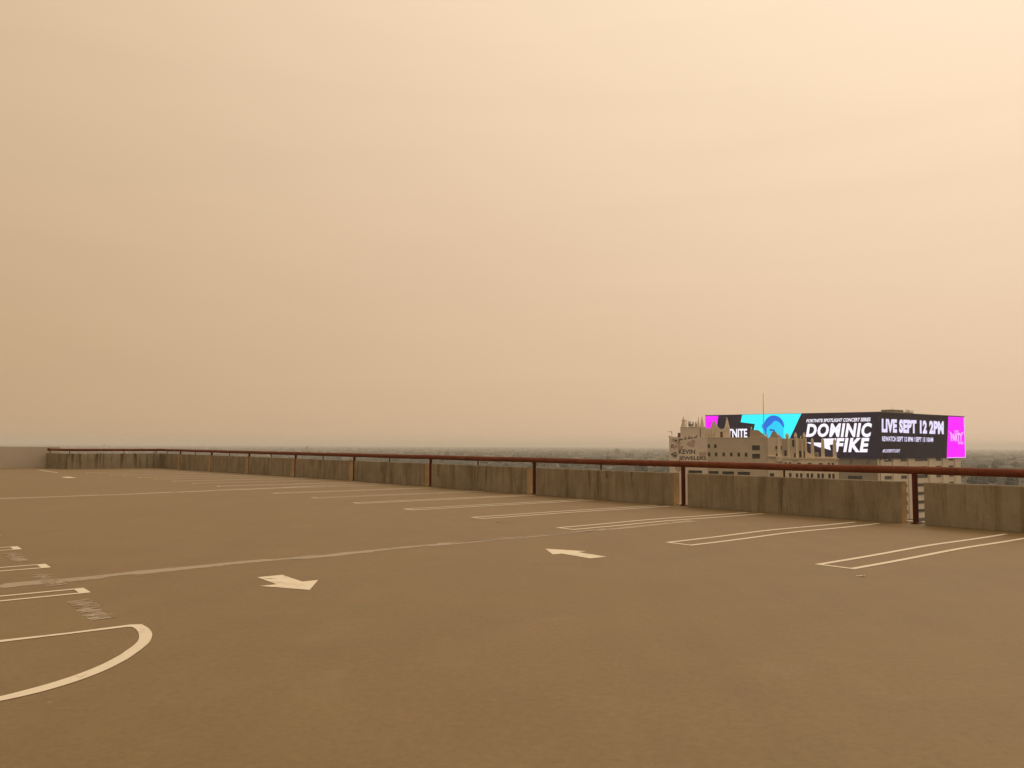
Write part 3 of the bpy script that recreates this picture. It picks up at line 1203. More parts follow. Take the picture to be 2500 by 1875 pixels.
# low wall, buttress and vent behind the obelisks
b = MB()
b.box(gx(1967), gx(2036), 1.2, 1.6, ZW + 0.004, gz(1113.5))
b.build('roof_parapet', M['plaster'], KB)
b = MB()
b.prism([(gx(1966.5), gz(1117)), (gx(1976), gz(1117)), (gx(1976), gz(1107.5)), (gx(1971), gz(1104.5)), (gx(1966.5), gz(1099.5))], 3.2, 3.9)
b.build('buttress', M['trim'], KB)
b = MB()
b.lathe(gx(1990.5), 4.0, [(0.85, ZW + 0.004), (0.85, gz(1106.5)), (0.6, gz(1104.6)), (0.2, gz(1103.6))], 10)
b.build('roof_vent', M['metal'], KB)

# -- tower block behind the wing
TY = 2.2
th = [rect(1913, 1918.6, 1099, 1112.5), rect(1932.2, 1937.6, 1073.5, 1089.5), rect(1936.2, 1940.8, 1105, 1114.5), rect(1948, 1954, 1099.5, 1114.5), rect(1958.8, 1962, 1100, 1114.5), rect(1907.8, 1909, 1088, 1096)]
b = MB()
wall_holes(b, gx(1907), gx(1966), ZW - 0.2, gz(1070), TY, th[:5], 0.5)
b.face([(gx(1907), TY, ZW), (gx(1907), TY, gz(1070)), (gx(1907), 18, gz(1070)), (gx(1907), 18, ZW)])
b.face([(gx(1966), TY, ZW), (gx(1966), 18, ZW), (gx(1966), 18, gz(1070)), (gx(1966), TY, gz(1070))])
b.face([(gx(1907), TY, gz(1070)), (gx(1966), TY, gz(1070)), (gx(1966), 18, gz(1070)), (gx(1907), 18, gz(1070))])
b.face([(gx(1907), 18, ZW), (gx(1907), 18, gz(1070)), (gx(1966), 18, gz(1070)), (gx(1966), 18, ZW)])
b.build('tower_wall', M['plaster'], KB)
for h in th[:5]:
    window(KB, *h, TY, 0.5, 0)
for x0, x1, top in ((1920.5, 1926.5, 1071), (1940.5, 1947, 1069), (1955, 1958, 1072), (1963, 1966.8, 1069.5)):
    b = MB()
    b.box(gx(x0), gx(x1), TY - 0.55, TY - 0.004, ZW + 0.003, gz(top))
    b.build('tower_pier', M['trim'], KB)
for c, top, w in ((1919.0, 1056.5, 2.4), (1922.6, 1057.5, 2.2), (1940.8, 1055.0, 3.3), (1961.3, 1055.2, 3.2), (1953.2, 1063.5, 1.4), (1900.5, 1057, 1.8), (1871.8, 1056, 1.6), (1834.3, 1041.5, 1.7)):
    b = MB()
    bz = 1070.0 if c > 1905 else (1049.5 if c < 1840 else 1068.5)
    hgt = bz - top
    r = w * SX
    b.lathe(gx(c), TY + 0.7 if c > 1905 else 0.6, [(r * 0.75, gz(bz) + 0.004), (r * 0.75, gz(bz - hgt * 0.22)), (r * 1.25, gz(bz - hgt * 0.3)), (r * 1.15, gz(bz - hgt * 0.5)), (r * 0.75, gz(bz - hgt * 0.75)), (r * 0.35, gz(bz - hgt * 0.92)), (0.04, gz(top))], 8)
    b.build('finial', M['trim'], KB)

# -- roof: penthouse, spires, curved gable
b = MB()
b.box(gx(1656.5), gx(1707.5), 0.6, 14, ZROOF + 0.004, gz(1043.8))
pent = b.build('penthouse', M['sign_wall'], KB)
b = MB()
b.box(gx(1656), gx(1708), 0.45, 14.1, gz(1043.7), gz(1042.8))
b.build('penthouse_coping', M['trim'], KB)
b = MB()
b.box(gx(1649), gx(1656), 1.5, 4.0, ZROOF + 0.004, gz(1056.8))
b.build('plant_box', M['red_box'], KB)
for c, wd, bz, top, yc in ((1664.2, 7.2, 1043.4, 1015.6, 1.9), (1701.3, 4.4, 1043.4, 1016.6, 5.0), (1711.3, 5.4, 1042.0, 1015.4, 2.6), (1774.2, 6.4, 1044.0, 1018.0, 2.4)):
    b = MB()
    r = wd * SX
    hgt = bz - top
    b.lathe(gx(c), yc, [(r * 1.04, gz(bz)), (r * 1.08, gz(bz - hgt * 0.05)), (r * 0.98, gz(bz - hgt * 0.10)), (r * 0.72, gz(bz - hgt * 0.36)), (r * 0.44, gz(bz - hgt * 0.64)), (r * 0.17, gz(bz - hgt * 0.86)), (r * 0.24, gz(bz - hgt * 0.90)), (0.06, gz(top))], 8, rot=math.pi / 8)
    b.build('spire', M['trim'], KB)
prof = [(1782, 1069), (1780.4, 1044), (1768.2, 1043.6), (1764.5, 1046.6), (1757.5, 1047.6), (1752.8, 1044.2), (1748.6, 1037.5), (1745.2, 1029.0), (1741.6, 1026.0), (1738.2, 1030.0), (1735.4, 1038.0), (1731.2, 1046.6), (1722.4, 1044.8), (1718.4, 1041.6), (1708.2, 1041.6), (1708.2, 1069)]
poly = [(gx(x), gz(z)) for x, z in reversed(prof)]
poly[0] = (poly[0][0], ZROOF + 0.21)
poly[-1] = (poly[-1][0], ZROOF + 0.21)
b = MB()
b.prism(poly, 1.4, 4.2)
gable = b.build('curved_gable', M['plaster_pale'], KB)
b = MB()
b.box(gx(1757), gx(1763.5), 1.30, 1.397, ZROOF + 0.22, gz(1054))
b.build('roof_door', M['red_box'], KB)
b = MB()
b.prism([(gx(1830.2), ZROOF + 0.21), (gx(1873), ZROOF + 0.21), (gx(1850.5), gz(1049.6)), (gx(1830.2), gz(1049.6))], 2.0, 9.0)
b.build('stair_house', M['plaster_brown'], KB)
poly = [(gx(x), gz(z)) for x, z in ((1878.6, 1068.1), (1901, 1068.1), (1897.2, 1062), (1894.2, 1055.5), (1889.8, 1052.4), (1886.4, 1052.8), (1882.6, 1058.0), (1880.2, 1064.0))]
b = MB()
b.prism(poly, 0.2, 1.6)
b.build('round_gable', M['plaster_brown'], KB)
# flagpole
b = MB()
b.tube((gx(1864.6), 3.0, ZROOF), (gx(1864.6), 3.0, gz(960.5)), 0.14, 8, r2=0.075)
b.lathe(gx(1864.6), 3.0, [(0.05, gz(960.8)), (0.16, gz(960.2)), (0.16, gz(959.6)), (0.05, gz(959.2))], 8)
b.build('flagpole', M['metal'], KB)
# rooftop aerials on the penthouse
ar = random.Random(5)
b = MB()
b.tube((gx(1675.5), 3, gz(1043)), (gx(1675.5), 3, gz(1007.5)), 0.05, 6, r2=0.03)
b.build('whip_aerial', M['metal'], KB)
for i in range(15):
    x = 1677 + i * 1.45 + ar.uniform(-0.5, 0.5)
    top = ar.uniform(1025.5, 1036)
    y = ar.uniform(1.5, 6)
    b = MB()
    b.tube((gx(x), y, gz(1043)), (gx(x), y, gz(top)), 0.055, 6)
    for j in range(ar.randint(1, 3)):
        zz = gz(ar.uniform(top, 1038))
        xx = ar.uniform(-2.2, 2.2) * SX
        b.tube((gx(x) - abs(xx), y, zz), (gx(x) + abs(xx), y, zz + ar.uniform(-0.1, 0.1)), 0.045, 6)
        if ar.random() < 0.7:
            b.box(gx(x) + xx - 0.10, gx(x) + xx + 0.10, y - 0.1, y + 0.08, zz - 0.55, zz + 0.45)
    b.build('aerial', M['metal'], KB)
b = MB()
b.box(gx(1677), gx(1699), 1.2, 1.3, gz(1042.6), gz(1041.8))
b.box(gx(1677), gx(1699), 1.2, 1.3, gz(1040.2), gz(1039.8))
b.build('aerial_frame', M['metal'], KB)
# davit arms and roof rails
for x0, x1, bz, top in ((1634.5, 1625.0, 1069, 1053.2), (1672.3, 1659.2, 1043, 1025.6)):
    b = MB()
    b.tube((gx(x0), 0.8, gz(bz)), (gx(x0), 0.8, gz(top)), 0.09, 6)
    b.tube((gx(x0), 0.8, gz(top)), (gx(x1), 0.8, gz(top)), 0.08, 6)
    b.tube((gx(x0), 0.8, gz(top + 5)), (gx((x0 * 2 + x1) / 3), 0.8, gz(top + 0.6)), 0.06, 6)
    b.build('davit_arm', M['metal'], KB)
b = MB()
b.lathe(gx(1628.6), 0.4, [(0.25, gz(1068.4)), (0.34, gz(1066)), (0.12, gz(1064.0))], 8)
b.build('roof_lamp', M['metal'], KB)
b = MB()
for x in (1629, 1636, 1643, 1648.5):
    b.tube((gx(x), 0.5, ZROOF + 0.18), (gx(x), 0.5, gz(1065.2)), 0.035, 5)
b.tube((gx(1629), 0.5, gz(1065.4)), (gx(1648.5), 0.5, gz(1065.4)), 0.04, 5)
b.build('roof_rail', M['metal'], KB)
b = MB()
for x, t in ((1721, 1060), (1729, 1051.5), (1735, 1050.8), (1742.5, 1052.5)):
    b.tube((gx(x), 0.9, ZROOF + 0.2), (gx(x), 0.9, gz(t)), 0.05, 5)
b.tube((gx(1720), 0.9, gz(1060)), (gx(1742.5), 0.9, gz(1060)), 0.05, 5)
b.tube((gx(1721), 0.9, gz(1064.5)), (gx(1742.5), 0.9, gz(1064.5)), 0.05, 5)
b.build('roof_pipework', M['metal'], KB)
b = MB()
b.tube((gx(1706.8), 0.5, ZROOF + 0.2), (gx(1706.8), 0.5, gz(1044)), 0.10, 6)
b.build('downpipe', M['metal'], KB)


# -- painted sign
def wall_print(name, body, x0, x1, z0, z1, mat, shear=0.0, offset=0.0, y=-0.104, space=1.0):
    vs, fs = text_polys(body, shear, offset, space)
    b = MB()
    b.v = [(x0 + (x1 - x0) * u, y, z0 + (z1 - z0) * v) for u, v in vs]
    b.f = fs
    b.m = [0] * len(fs)
    return b.build(name, mat, KB)


def heart(cx, cz, r, tilt):
    pts = []
    for i in range(28):
        t = 2 * math.pi * i / 28
        x = 16 * math.sin(t) ** 3 / 16
        z = (13 * math.cos(t) - 5 * math.cos(2 * t) - 2 * math.cos(3 * t) - math.cos(4 * t)) / 16
        pts.append((cx + r * (x * math.cos(tilt) - z * math.sin(tilt)), cz + r * (x * math.sin(tilt) + z * math.cos(tilt))))
    return pts


def flat(name, polys, mat, y):
    b = MB()
    for p in polys:
        b.face([(x, y, z) for x, z in p])
    return b.build(name, mat, KB)


for cx, cz, r, t in ((1685, 1084, 11.8, 0.5), (1656.5, 1094, 8.0, -0.1), (1642, 1092, 6.8, 0.2), (1713, 1110.5, 10.0, 0.1), (1651, 1147, 9.0, 0.1), (1653, 1084, 5.5, 0.3)):
    flat('painted_heart', [heart(gx(cx), gz(cz), r * SX, t)], M['sign_pink'], -0.1025 - 0.0004 * (cx % 3))
wall_print('sign_lettering', 'KEVIN', gx(1652), gx(1694), gz(1109.6), gz(1098), M['sign_black'], 0, 0.028)
wall_print('sign_lettering', 'JEWELERS', gx(1652), gx(1722), gz(1126.8), gz(1115), M['sign_black'], 0, 0.028)
# diamond emblem: facets with gaps between
D = lambda x, z: (gx(x), gz(z))
facets = [[D(1631, 1111.2), D(1635.8, 1107.6), D(1640.6, 1109.2), D(1635.4, 1113.2)],
          [D(1636.6, 1107.2), D(1643.4, 1104.6), D(1648.6, 1105.4), D(1641.4, 1108.8)],
          [D(1636.2, 1113.6), D(1646.2, 1108.6), D(1647.4, 1109.8), D(1638.4, 1115.2)],
          [D(1649.0, 1106.4), D(1648.6, 1112.0), D(1645.0, 1121.0), D(1643.6, 1117.2), D(1648.0, 1110.0)],
          [D(1631.6, 1112.6), D(1642.0, 1118.0), D(1644.0, 1121.4)],
          [D(1636.8, 1114.8), D(1646.6, 1110.8), D(1642.8, 1117.0)]]
flat('diamond_emblem', facets, M['sign_black'], -0.104)


def script_strokes():
    """handwritten line, one list of points per pen stroke, on a unit x-height"""
    G = {
        'S': (1.2, [[(1.0, 1.7), (0.7, 2.0), (0.3, 1.8), (0.25, 1.4), (0.7, 1.0), (0.8, 0.5), (0.5, 0.0), (0.0, 0.2)]]),
        'a': (1.0, [[(0.75, 0.9), (0.35, 1.0), (0.05, 0.5), (0.2, 0.0), (0.6, 0.25), (0.8, 0.95), (0.75, 0.2), (1.0, 0.1)]]),
        'y': (1.1, [[(0.0, 1.0), (0.15, 0.3), (0.45, 0.2), (0.75, 1.0)], [(0.75, 1.0), (0.65, -0.6), (0.4, -1.5), (0.1, -1.3), (0.3, -0.6), (1.1, 0.2)]]),
        'e': (0.75, [[(0.0, 0.35), (0.45, 0.6), (0.4, 1.0), (0.1, 0.8), (0.1, 0.2), (0.4, 0.0), (0.75, 0.25)]]),
        's': (0.7, [[(0.0, 0.1), (0.4, 1.0), (0.55, 0.4), (0.35, 0.0), (0.05, 0.1)], [(0.35, 0.0), (0.7, 0.2)]]),
        't': (0.8, [[(0.4, 2.1), (0.3, 0.3), (0.5, 0.0), (0.8, 0.3)], [(-0.2, 1.5), (1.0, 1.7)]]),
        'o': (0.9, [[(0.4, 1.0), (0.1, 0.8), (0.1, 0.2), (0.4, 0.0), (0.7, 0.4), (0.5, 1.0), (0.9, 0.8)]]),
        'l': (0.6, [[(0.0, 0.2), (0.5, 1.7), (0.4, 2.2), (0.15, 1.8), (0.2, 0.2), (0.6, 0.1)]]),
        'v': (0.8, [[(0.0, 0.9), (0.3, 0.05), (0.6, 1.0), (0.9, 0.8)]]),
        ' ': (0.7, []),
    }
    x, outl = 0.0, []
    for ch in 'Say yes to love at':
        adv, st = G[ch]
        outl += [[(x + px, pz) for px, pz in s_] for s_ in st]
        x += adv
    return outl, x


strokes, width = script_strokes()
kx = (gx(1699) - gx(1635)) / width
b = MB()
for st in strokes:
    for i in range(len(st) - 1):
        (xa, za), (xb, zb) = st[i], st[i + 1]
        def w2(xx, zz):
            f = xx / width
            h = 3.3 * SZ
            return gx(1635) + xx * kx + zz * 0.16, gz(1078.5) + f * 9.5 * SZ + zz * h
        pa, pb = w2(xa, za), w2(xb, zb)
        d = Vector((pb[0] - pa[0], pb[1] - pa[1], 0)).normalized()
        n_ = Vector((-d.y, d.x, 0)) * (0.085 if abs(d.y) < 0.6 else 0.115)
        ext = d * 0.03
        pa, pb = (pa[0] - ext.x, pa[1] - ext.y), (pb[0] + ext.x, pb[1] + ext.y)
        b.face([(pa[0] + n_.x, -0.105, pa[1] + n_.y), (pa[0] - n_.x, -0.105, pa[1] - n_.y), (pb[0] - n_.x, -0.105, pb[1] - n_.y), (pb[0] + n_.x, -0.105, pb[1] + n_.y)])
b.build('sign_script', M['sign_black'], KB)

# ------------------------------------------------------------------ tower with the wrap-around screen
FOC = 2000.0
C0 = Vector((895 / FOC * 430.0, 430.0, 0))
CL = Vector((472 / FOC * 490.0, 490.0, 0))
CR = Vector((1105 / FOC * 490.0, 490.0, 0))
CB = CL + CR - C0
tb = Vector((C0.x, C0.y, DECK_Z0))
TW = empty('screen_tower', tb, 0)
tag(TW, 'off-white slab tower wrapped by a giant lit advertising screen', 'building')
FACES = {}
for key, far, u_far in (('L', CL, 1722.0), ('R', CR, 2355.0)):
    d = (far - C0)
    ln = d.length
    d = d / ln
    nrm = Vector((d.y, -d.x, 0))
    if nrm.dot(-C0) < 0:
        nrm = -nrm
    FACES[key] = (d, ln, nrm, u_far, far.y)


def face_pt(key, u, v, outw):
    """image pixel column u and row v -> point on that face of the tower"""
    d, ln, nrm, uf, yf = FACES[key]
    a = (u - 2145.0) / (uf - 2145.0)
    t = a * C0.y / ((1 - a) * yf + a * C0.y)
    dep = C0.y + (yf - C0.y) * t
    z = EYE + (1084.9 + 0.0045 * (u - 1250) - v) * dep / FOC
    p = C0 + d * (ln * t) + nrm * outw
    return Vector((p.x - tb.x, p.y - tb.y, z - tb.z))


def face_tz(key, t, z, outw):
    d, ln, nrm, uf, yf = FACES[key]
    p = C0 + d * (ln * t) + nrm * outw
    return Vector((p.x - tb.x, p.y - tb.y, z - tb.z))


Z_TOP = EYE + (1088.9 - 1006.0) * 430 / FOC
Z_BOT = EYE + (1088.9 - 1119.5) * 430 / FOC


def slab(key, t0, t1, z0, z1, o0_, o1_, name, mat, parent):
    b = MB()
    q = [face_tz(key, t0, z0, o0_), face_tz(key, t1, z0, o0_), face_tz(key, t1, z1, o0_), face_tz(key, t0, z1, o0_)]
    r = [face_tz(key, t0, z0, o1_), face_tz(key, t1, z0, o1_), face_tz(key, t1, z1, o1_), face_tz(key, t0, z1, o1_)]
    b.face(q)
    b.face(r[::-1])
    for i in range(4):
        j = (i + 1) % 4
        b.face([q[i], r[i], r[j], q[j]])
    return b.build(name, mat, parent)


scr = {}
scr['L'] = slab('L', 0.002, 1.0, Z_BOT, Z_TOP, 0.0, -0.9, 'led_screen', M['led_navy'], TW)
tag(scr['L'], 'left screen face with white and cyan artwork on black')
scr['R'] = slab('R', 0.002, 1.0, Z_BOT, Z_TOP, 0.0, -0.9, 'led_screen', M['led_black'], TW)
tag(scr['R'], 'right screen face with white event lettering and magenta end')
# dark steel rim along the screen tops
for key in 'LR':
    slab(key, 0.003, 1.0, Z_TOP + 0.01, Z_TOP + 0.16, 0.05, -0.9, 'screen_rim', M['metal'], TW)


def screen_poly(key, name, polys, mat, outw):
    b = MB()
    for p in polys:
        b.face([face_pt(key, u, v, outw) for u, v in p])
    return b.build(name, mat, scr[key])


def screen_text(key, body, u0, u1, tl, bl, tr, br, mat, shear=0.0, offset=0.0, outw=0.09, name='screen_lettering', space=1.0):
    """lettering filling the quad (u0: top tl, bottom bl) to (u1: top tr, bottom br)"""
    vs, fs = text_polys(body, shear, offset, space)
    b = MB()
    for x, y in vs:
        u = u0 + (u1 - u0) * x
        top = tl + (tr - tl) * x
        bot = bl + (br - bl) * x
        b.v.append(tuple(face_pt(key, u, bot + (top - bot) * y, outw)))
    b.f = fs
    b.m = [0] * len(fs)
    return b.build(name, mat, scr[key])


# left face
screen_poly('L', 'screen_block', [[(1722.4, 1118.5), (1741, 1118), (1754, 1015.2), (1722.4, 1015.8)]], M['led_magenta'], 0.03)
screen_poly('L', 'screen_block', [[(1812.4, 1012.6), (1808.2, 1031), (1843, 1035.2), (1826, 1112), (1907, 1112), (1957.5, 1008.9)]], M['led_cyan'], 0.03)
screen_text('L', 'FORTNITE', 1744, 1824, 1047.5, 1069, 1046.5, 1069, M['led_white'], 0.0, 0.03)


def ell(cx, cy, rx, ry, a0, a1, k=18):
    return [(cx + rx * math.cos(math.radians(a0 + (a1 - a0) * i / k)), cy - ry * math.sin(math.radians(a0 + (a1 - a0) * i / k))) for i in range(k + 1)]


# a plain head-and-shoulders figure in blue tones
head = ell(1889.5, 1042, 24.5, 27.0, -20, 200) + [(1868, 1064), (1873, 1085), (1880, 1098), (1896, 1101), (1908, 1090), (1913, 1070)]
screen_poly('L', 'screen_portrait', [head], M['led_aqua'], 0.05)
hair = ell(1889.5, 1042, 25.0, 27.5, 0, 200) + [(1869.5, 1047), (1877.0, 1040.5), (1883.0, 1036), (1888.0, 1029.5), (1894, 1027), (1901, 1030.0), (1907.5, 1036.5), (1911.5, 1043)]
screen_poly('L', 'screen_portrait', [hair], M['led_blue'], 0.07)
screen_poly('L', 'screen_portrait', [ell(1862.5, 1041, 4.2, 6.4, 0, 340)], M['led_aqua'], 0.062)
screen_poly('L', 'screen_portrait', [[(1860.4, 1037.5), (1862.5, 1036), (1864, 1040), (1862, 1045), (1860.6, 1044), (1862, 1040)], [(1866.5, 1049), (1872, 1046), (1870, 1060), (1867, 1062)]], M['led_blue'], 0.075)
screen_poly('L', 'screen_portrait', [[(1878, 1048.6), (1884, 1047.6), (1892, 1050.4), (1891.5, 1053), (1884, 1051.6), (1879.6, 1052.6)], [(1897, 1062), (1906, 1065.5), (1908, 1070), (1899, 1067.5)]], M['led_deep'], 0.08)
screen_poly('L', 'screen_portrait', [[(1872, 1085), (1880, 1098), (1896, 1101), (1906, 1111.8), (1846, 1111.8), (1858, 1096)]], M['led_blue'], 0.045)
screen_text('L', 'FORTNITE SPOTLIGHT CONCERT SERIES', 1968.5, 2126, 1023.6, 1031.6, 1019.4, 1028.6, M['led_white'], 0.25, 0.03)
screen_text('L', 'DOMINIC', 1966.5, 2128.5, 1034.5, 1067.0, 1032.0, 1067.6, M['led_white'], 0.22, 0.045, space=1.12)
screen_text('L', 'FIKE', 2036.5, 2121.5, 1069.5, 1103.2, 1069.0, 1104.0, M['led_white'], 0.22, 0.045, space=1.12)
screen_poly('L', 'screen_block', [[(1968, 1080.0), (2001, 1092.5), (2006.0, 1091.0), (2005.5, 1081.0)], [(2007.5, 1071.0), (2006.5, 1092.5), (2026.6, 1099.0), (2024, 1086), (2032, 1085), (2037.5, 1089), (2041, 1070)]], M['led_white'], 0.09)
# right face
screen_poly('R', 'screen_block', [[(2315.5, 1017.0), (2308.0, 1118.2), (2354.6, 1117.0), (2354.6, 1018.8)]], M['led_magenta'], 0.03)
screen_poly('R', 'screen_block', [[(2308.0, 1118.2), (2308.3, 1116.6), (2354.6, 1115.6), (2354.6, 1117.0)], [(2352.9, 1018.8), (2353.2, 1117.0), (2354.6, 1117.0), (2354.6, 1018.8)]], M['led_pink'], 0.05)
screen_text('R', 'LIVE SEPT 12 2PM', 2151.5, 2303.5, 1022.0, 1055.8, 1028.4, 1060.6, M['led_lilac'], 0.06, 0.06, space=1.06)
screen_text('R', 'REWATCH SEPT 12 8PM / SEPT 13 10AM', 2152, 2276.5, 1065.0, 1077.2, 1067.8, 1079.2, M['led_lilac'], 0.06, 0.03, space=1.0)
screen_text('R', '#FLOORSPOTLIGHT', 2152.5, 2195, 1096.6, 1105.2, 1096.4, 1105.2, M['led_lilac'], 0.06, 0.02)
screen_text('R', 'PARTY', 2319.5, 2347.5, 1059, 1077, 1056.5, 1077.5, M['led_pink'], 0.0, 0.03, 0.07)
screen_text('R', 'FORTNITE', 2329, 2339, 1051, 1056.4, 1051, 1056.4, M['led_pink'], 0.0, 0.03, 0.07)
screen_text('R', 'ROYALE', 2337, 2349.5, 1078.4, 1084.6, 1078.4, 1084.6, M['led_pink'], 0.0, 0.03, 0.07)
screen_poly('R', 'screen_block', [[(2316.4, 1052.6), (2319.0, 1055.0), (2322.6, 1059.0), (2320.4, 1062.6)], [(2351.0, 1053.0), (2350.6, 1056.4), (2347.4, 1062.0), (2346.4, 1059.0)]], M['led_pink'], 0.07)

# -- tower walls under the screen
IN = -1.3
q = {k: None for k in 'LR'}


def t_of(key, u):
    d, ln, nrm, uf, yf = FACES[key]
    a = (u - 2145.0) / (uf - 2145.0)
    return a * C0.y / ((1 - a) * yf + a * C0.y)


def tower_wall(key, holes, name, mat, t_end):
    """wall plane with openings; holes in (t0,t1,z0,z1)"""
    flatb = MB()
    wall_holes(flatb, 0.0, t_end, DECK_Z0, Z_TOP - 0.6, 0.0, holes, 1.0)
    b = MB()
    b.f, b.m = flatb.f, flatb.m
    b.v = [tuple(face_tz(key, t, z, IN - 0.45 * y)) for t, y, z in flatb.v]
    return b.build(name, mat, TW)


def tower_window(key, h, name='window'):
    t0, t1, z0, z1 = h
    f = slab(key, t0, t1, z0 - 0.18, z0 - 0.005, IN + 0.15, IN - 0.3, name, M['frame'], TW)
    b = MB()
    b.face([face_tz(key, t0, z0, IN - 0.40), face_tz(key, t1, z0, IN - 0.40), face_tz(key, t1, z1, IN - 0.40), face_tz(key, t0, z1, IN - 0.40)])
    b.build('pane', M['glass'], f)
    for i in (1, 2):
        tt = t0 + (t1 - t0) * i / 3
        slab(key, tt - 0.0008, tt + 0.0008, z0, z1, IN - 0.30, IN - 0.38, 'mullion', M['frame'], f)
    return f


rows = []
zz = EYE - (1122.5 - 1089.0) * 434 / FOC
while zz > DECK_Z0 + 3:
    rows.append(zz)
    zz -= 4.72
bays = [(2160.5, 2179.5), (2200.5, 2216.5), (2235.5, 2267.0), (2286.0, 2300.5), (2317.0, 2329.5)]
rh = [(t_of('R', a), t_of('R', c), z - 0.75, z + 0.85) for z in rows for a, c in bays]
t_r = t_of('R', 2344.5)
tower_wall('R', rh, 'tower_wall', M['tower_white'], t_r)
for h in rh:
    tower_window('R', h)
for a, c in ((2141.5, 2159.0), (2181, 2199.2), (2218, 2234.2), (2268.5, 2284.6), (2302, 2315.6), (2331, 2344.5)):
    slab('R', t_of('R', a) if a > 2145 else -0.0, t_of('R', c), DECK_Z0 + 0.02, Z_BOT - 0.4, IN + 0.55, IN - 0.05, 'pier', M['tower_white'], TW)
lh = [(t_of('L', a), t_of('L', c), z - 0.8, z + 0.8) for z in rows[2::2] for a, c in ((2100, 2065), (2030, 1998), (1960, 1930))]
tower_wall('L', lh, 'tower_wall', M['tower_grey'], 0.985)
for h in lh:
    tower_window('L', h)
# far sides, roof
b = MB()
pts = [face_tz('R', 0, 0, IN - 0.3), face_tz('R', t_r, 0, IN), None, face_tz('L', 0.985, 0, IN)]
inner = C0 + (CB - C0) * 0.012
pr, pl = face_tz('R', t_r, 0, IN), face_tz('L', 0.985, 0, IN)
pb = pr + pl - Vector((inner.x - tb.x, inner.y - tb.y, 0 - tb.z))
pc = Vector((inner.x - tb.x, inner.y - tb.y, -tb.z))
zt = Z_TOP - 0.6 - tb.z
for a, c in ((pr, pb), (pb, pl)):
    b.face([(a.x, a.y, 0), (c.x, c.y, 0), (c.x, c.y, zt), (a.x, a.y, zt)])
b.face([(pc.x, pc.y, zt), (pr.x, pr.y, zt), (pb.x, pb.y, zt), (pl.x, pl.y, zt)])
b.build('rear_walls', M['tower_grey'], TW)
# raking struts that carry the screen
for key, u, v0, du in (('L', 2112, 1133, 7), ('L', 2070, 1133, 7), ('R', 2146, 1132, 4)):
    b = MB()
    p = face_pt(key, u, v0, IN + 0.1)
    d = face_pt(key, u + du, v0 - 11.5, -0.3)
    b.tube(p, d, 0.28, 6)
    b.build('screen_strut', M['metal'], TW)
# floodlight under the screen
b = MB()
p = face_pt('R', 2162, 1121.5, -0.1)
b.box(p.x - 0.8, p.x + 0.8, p.y - 0.3, p.y + 0.3, p.z - 0.35, p.z + 0.1)
b.build('flood_lamp', M['white_trim'], TW)
# rooftop plant behind the right screen
def roof_box(u0, u1, v0, v1, back, dep, name, mat):
    b = MB()
    a, c = face_pt('R', u0, v1, -back), face_pt('R', u1, v1, -back)
    top = face_pt('R', (u0 + u1) / 2, v0, -back).z
    n_ = FACES['R'][2] * dep
    lo = Z_TOP - 0.6 - tb.z
    qq = [a, c, c - n_, a - n_]
    for i in range(4):
        j = (i + 1) % 4
        b.face([(qq[i].x, qq[i].y, lo), (qq[j].x, qq[j].y, lo), (qq[j].x, qq[j].y, top), (qq[i].x, qq[i].y, top)])
    b.face([(p_.x, p_.y, top) for p_ in qq])
    return b.build(name, mat, TW)


roof_box(2182, 2236, 1005.4, 1014, 2.5, 9, 'plant_room', M['tower_grey'])
roof_box(2193.5, 2221.5, 1000.2, 1010, 3.5, 6, 'plant_room', M['metal'])
roof_box(2235.5, 2241.5, 1007.6, 1014, 2.6, 3, 'plant_room', M['metal'])
for u0, u1, v0, v1 in ((2164.5, 2176.5, 1002.4, 1008.4), (2176.5, 2186.0, 1000.2, 1006.4), (2214.5, 2224.0, 1000.6, 1007.0), (2221.0, 2234.0, 1002.4, 1008.4)):
    b = MB()
    k = 5
    for i in range(k + 1):
        u = u0 + 6 + (u1 - u0) * i / k
        b.tube(face_pt('R', u, v1 + 2, -2.2), face_pt('R', u, v0, -2.2), 0.07, 5)
    for f in (0.0, 0.5):
        vv = v0 + (v1 - v0) * f
        b.tube(face_pt('R', u0 + 6, vv, -2.2), face_pt('R', u1 + 6, vv, -2.2), 0.07, 5)
    b.build('roof_railing', M['metal'], TW)
b = MB()
b.tube(face_pt('R', 2197, 1004, -4), face_pt('R', 2197, 993.8, -4), 0.09, 6, r2=0.04)
b.tube(face_pt('R', 2196, 995.8, -4), face_pt('R', 2198.4, 995.4, -4), 0.06, 5)
b.build('roof_aerial', M['metal'], TW)
b = MB()
b.tube(face_pt('R', 2263.5, 1015, -1.5), face_pt('R', 2264.5, 1011.2, -1.5), 0.14, 6, r2=0.05)
b.build('roof_aerial', M['metal'], TW)

# ------------------------------------------------------------------ the hazy plain of the city
b = MB()
RG = 12500.0
b.face([(RG * math.cos(2 * math.pi * i / 96), RG * math.sin(2 * math.pi * i / 96), DECK_Z0) for i in range(96)])
ground = b.build('ground', M['city_ground'], kind='structure')
tag(ground, 'flat hazy city plain below the garage')

rc = random.Random(23)
EYE_Z = EYE - DECK_Z0


def parapet_slope(az):
    """downward slope of the sight line that grazes the parapet top at azimuth az"""
    d = Vector((math.sin(az), math.cos(az), 0))
    # distance along d to n = 0
    den = d.dot(NV)
    best = 0.0
    if den > 1e-4:
        t = ORG.dot(NV) / den
        s = (d * t - ORG).dot(WV)
        if s < S_END:
            return (EYE - 0.86) / t
    t = (ORG + WV * S_END).dot(WV) / max(1e-4, d.dot(WV))
    return (EYE - 0.86) / t


def seen(az, r, h):
    return (EYE_Z - h) / r < parapet_slope(az) * 0.98


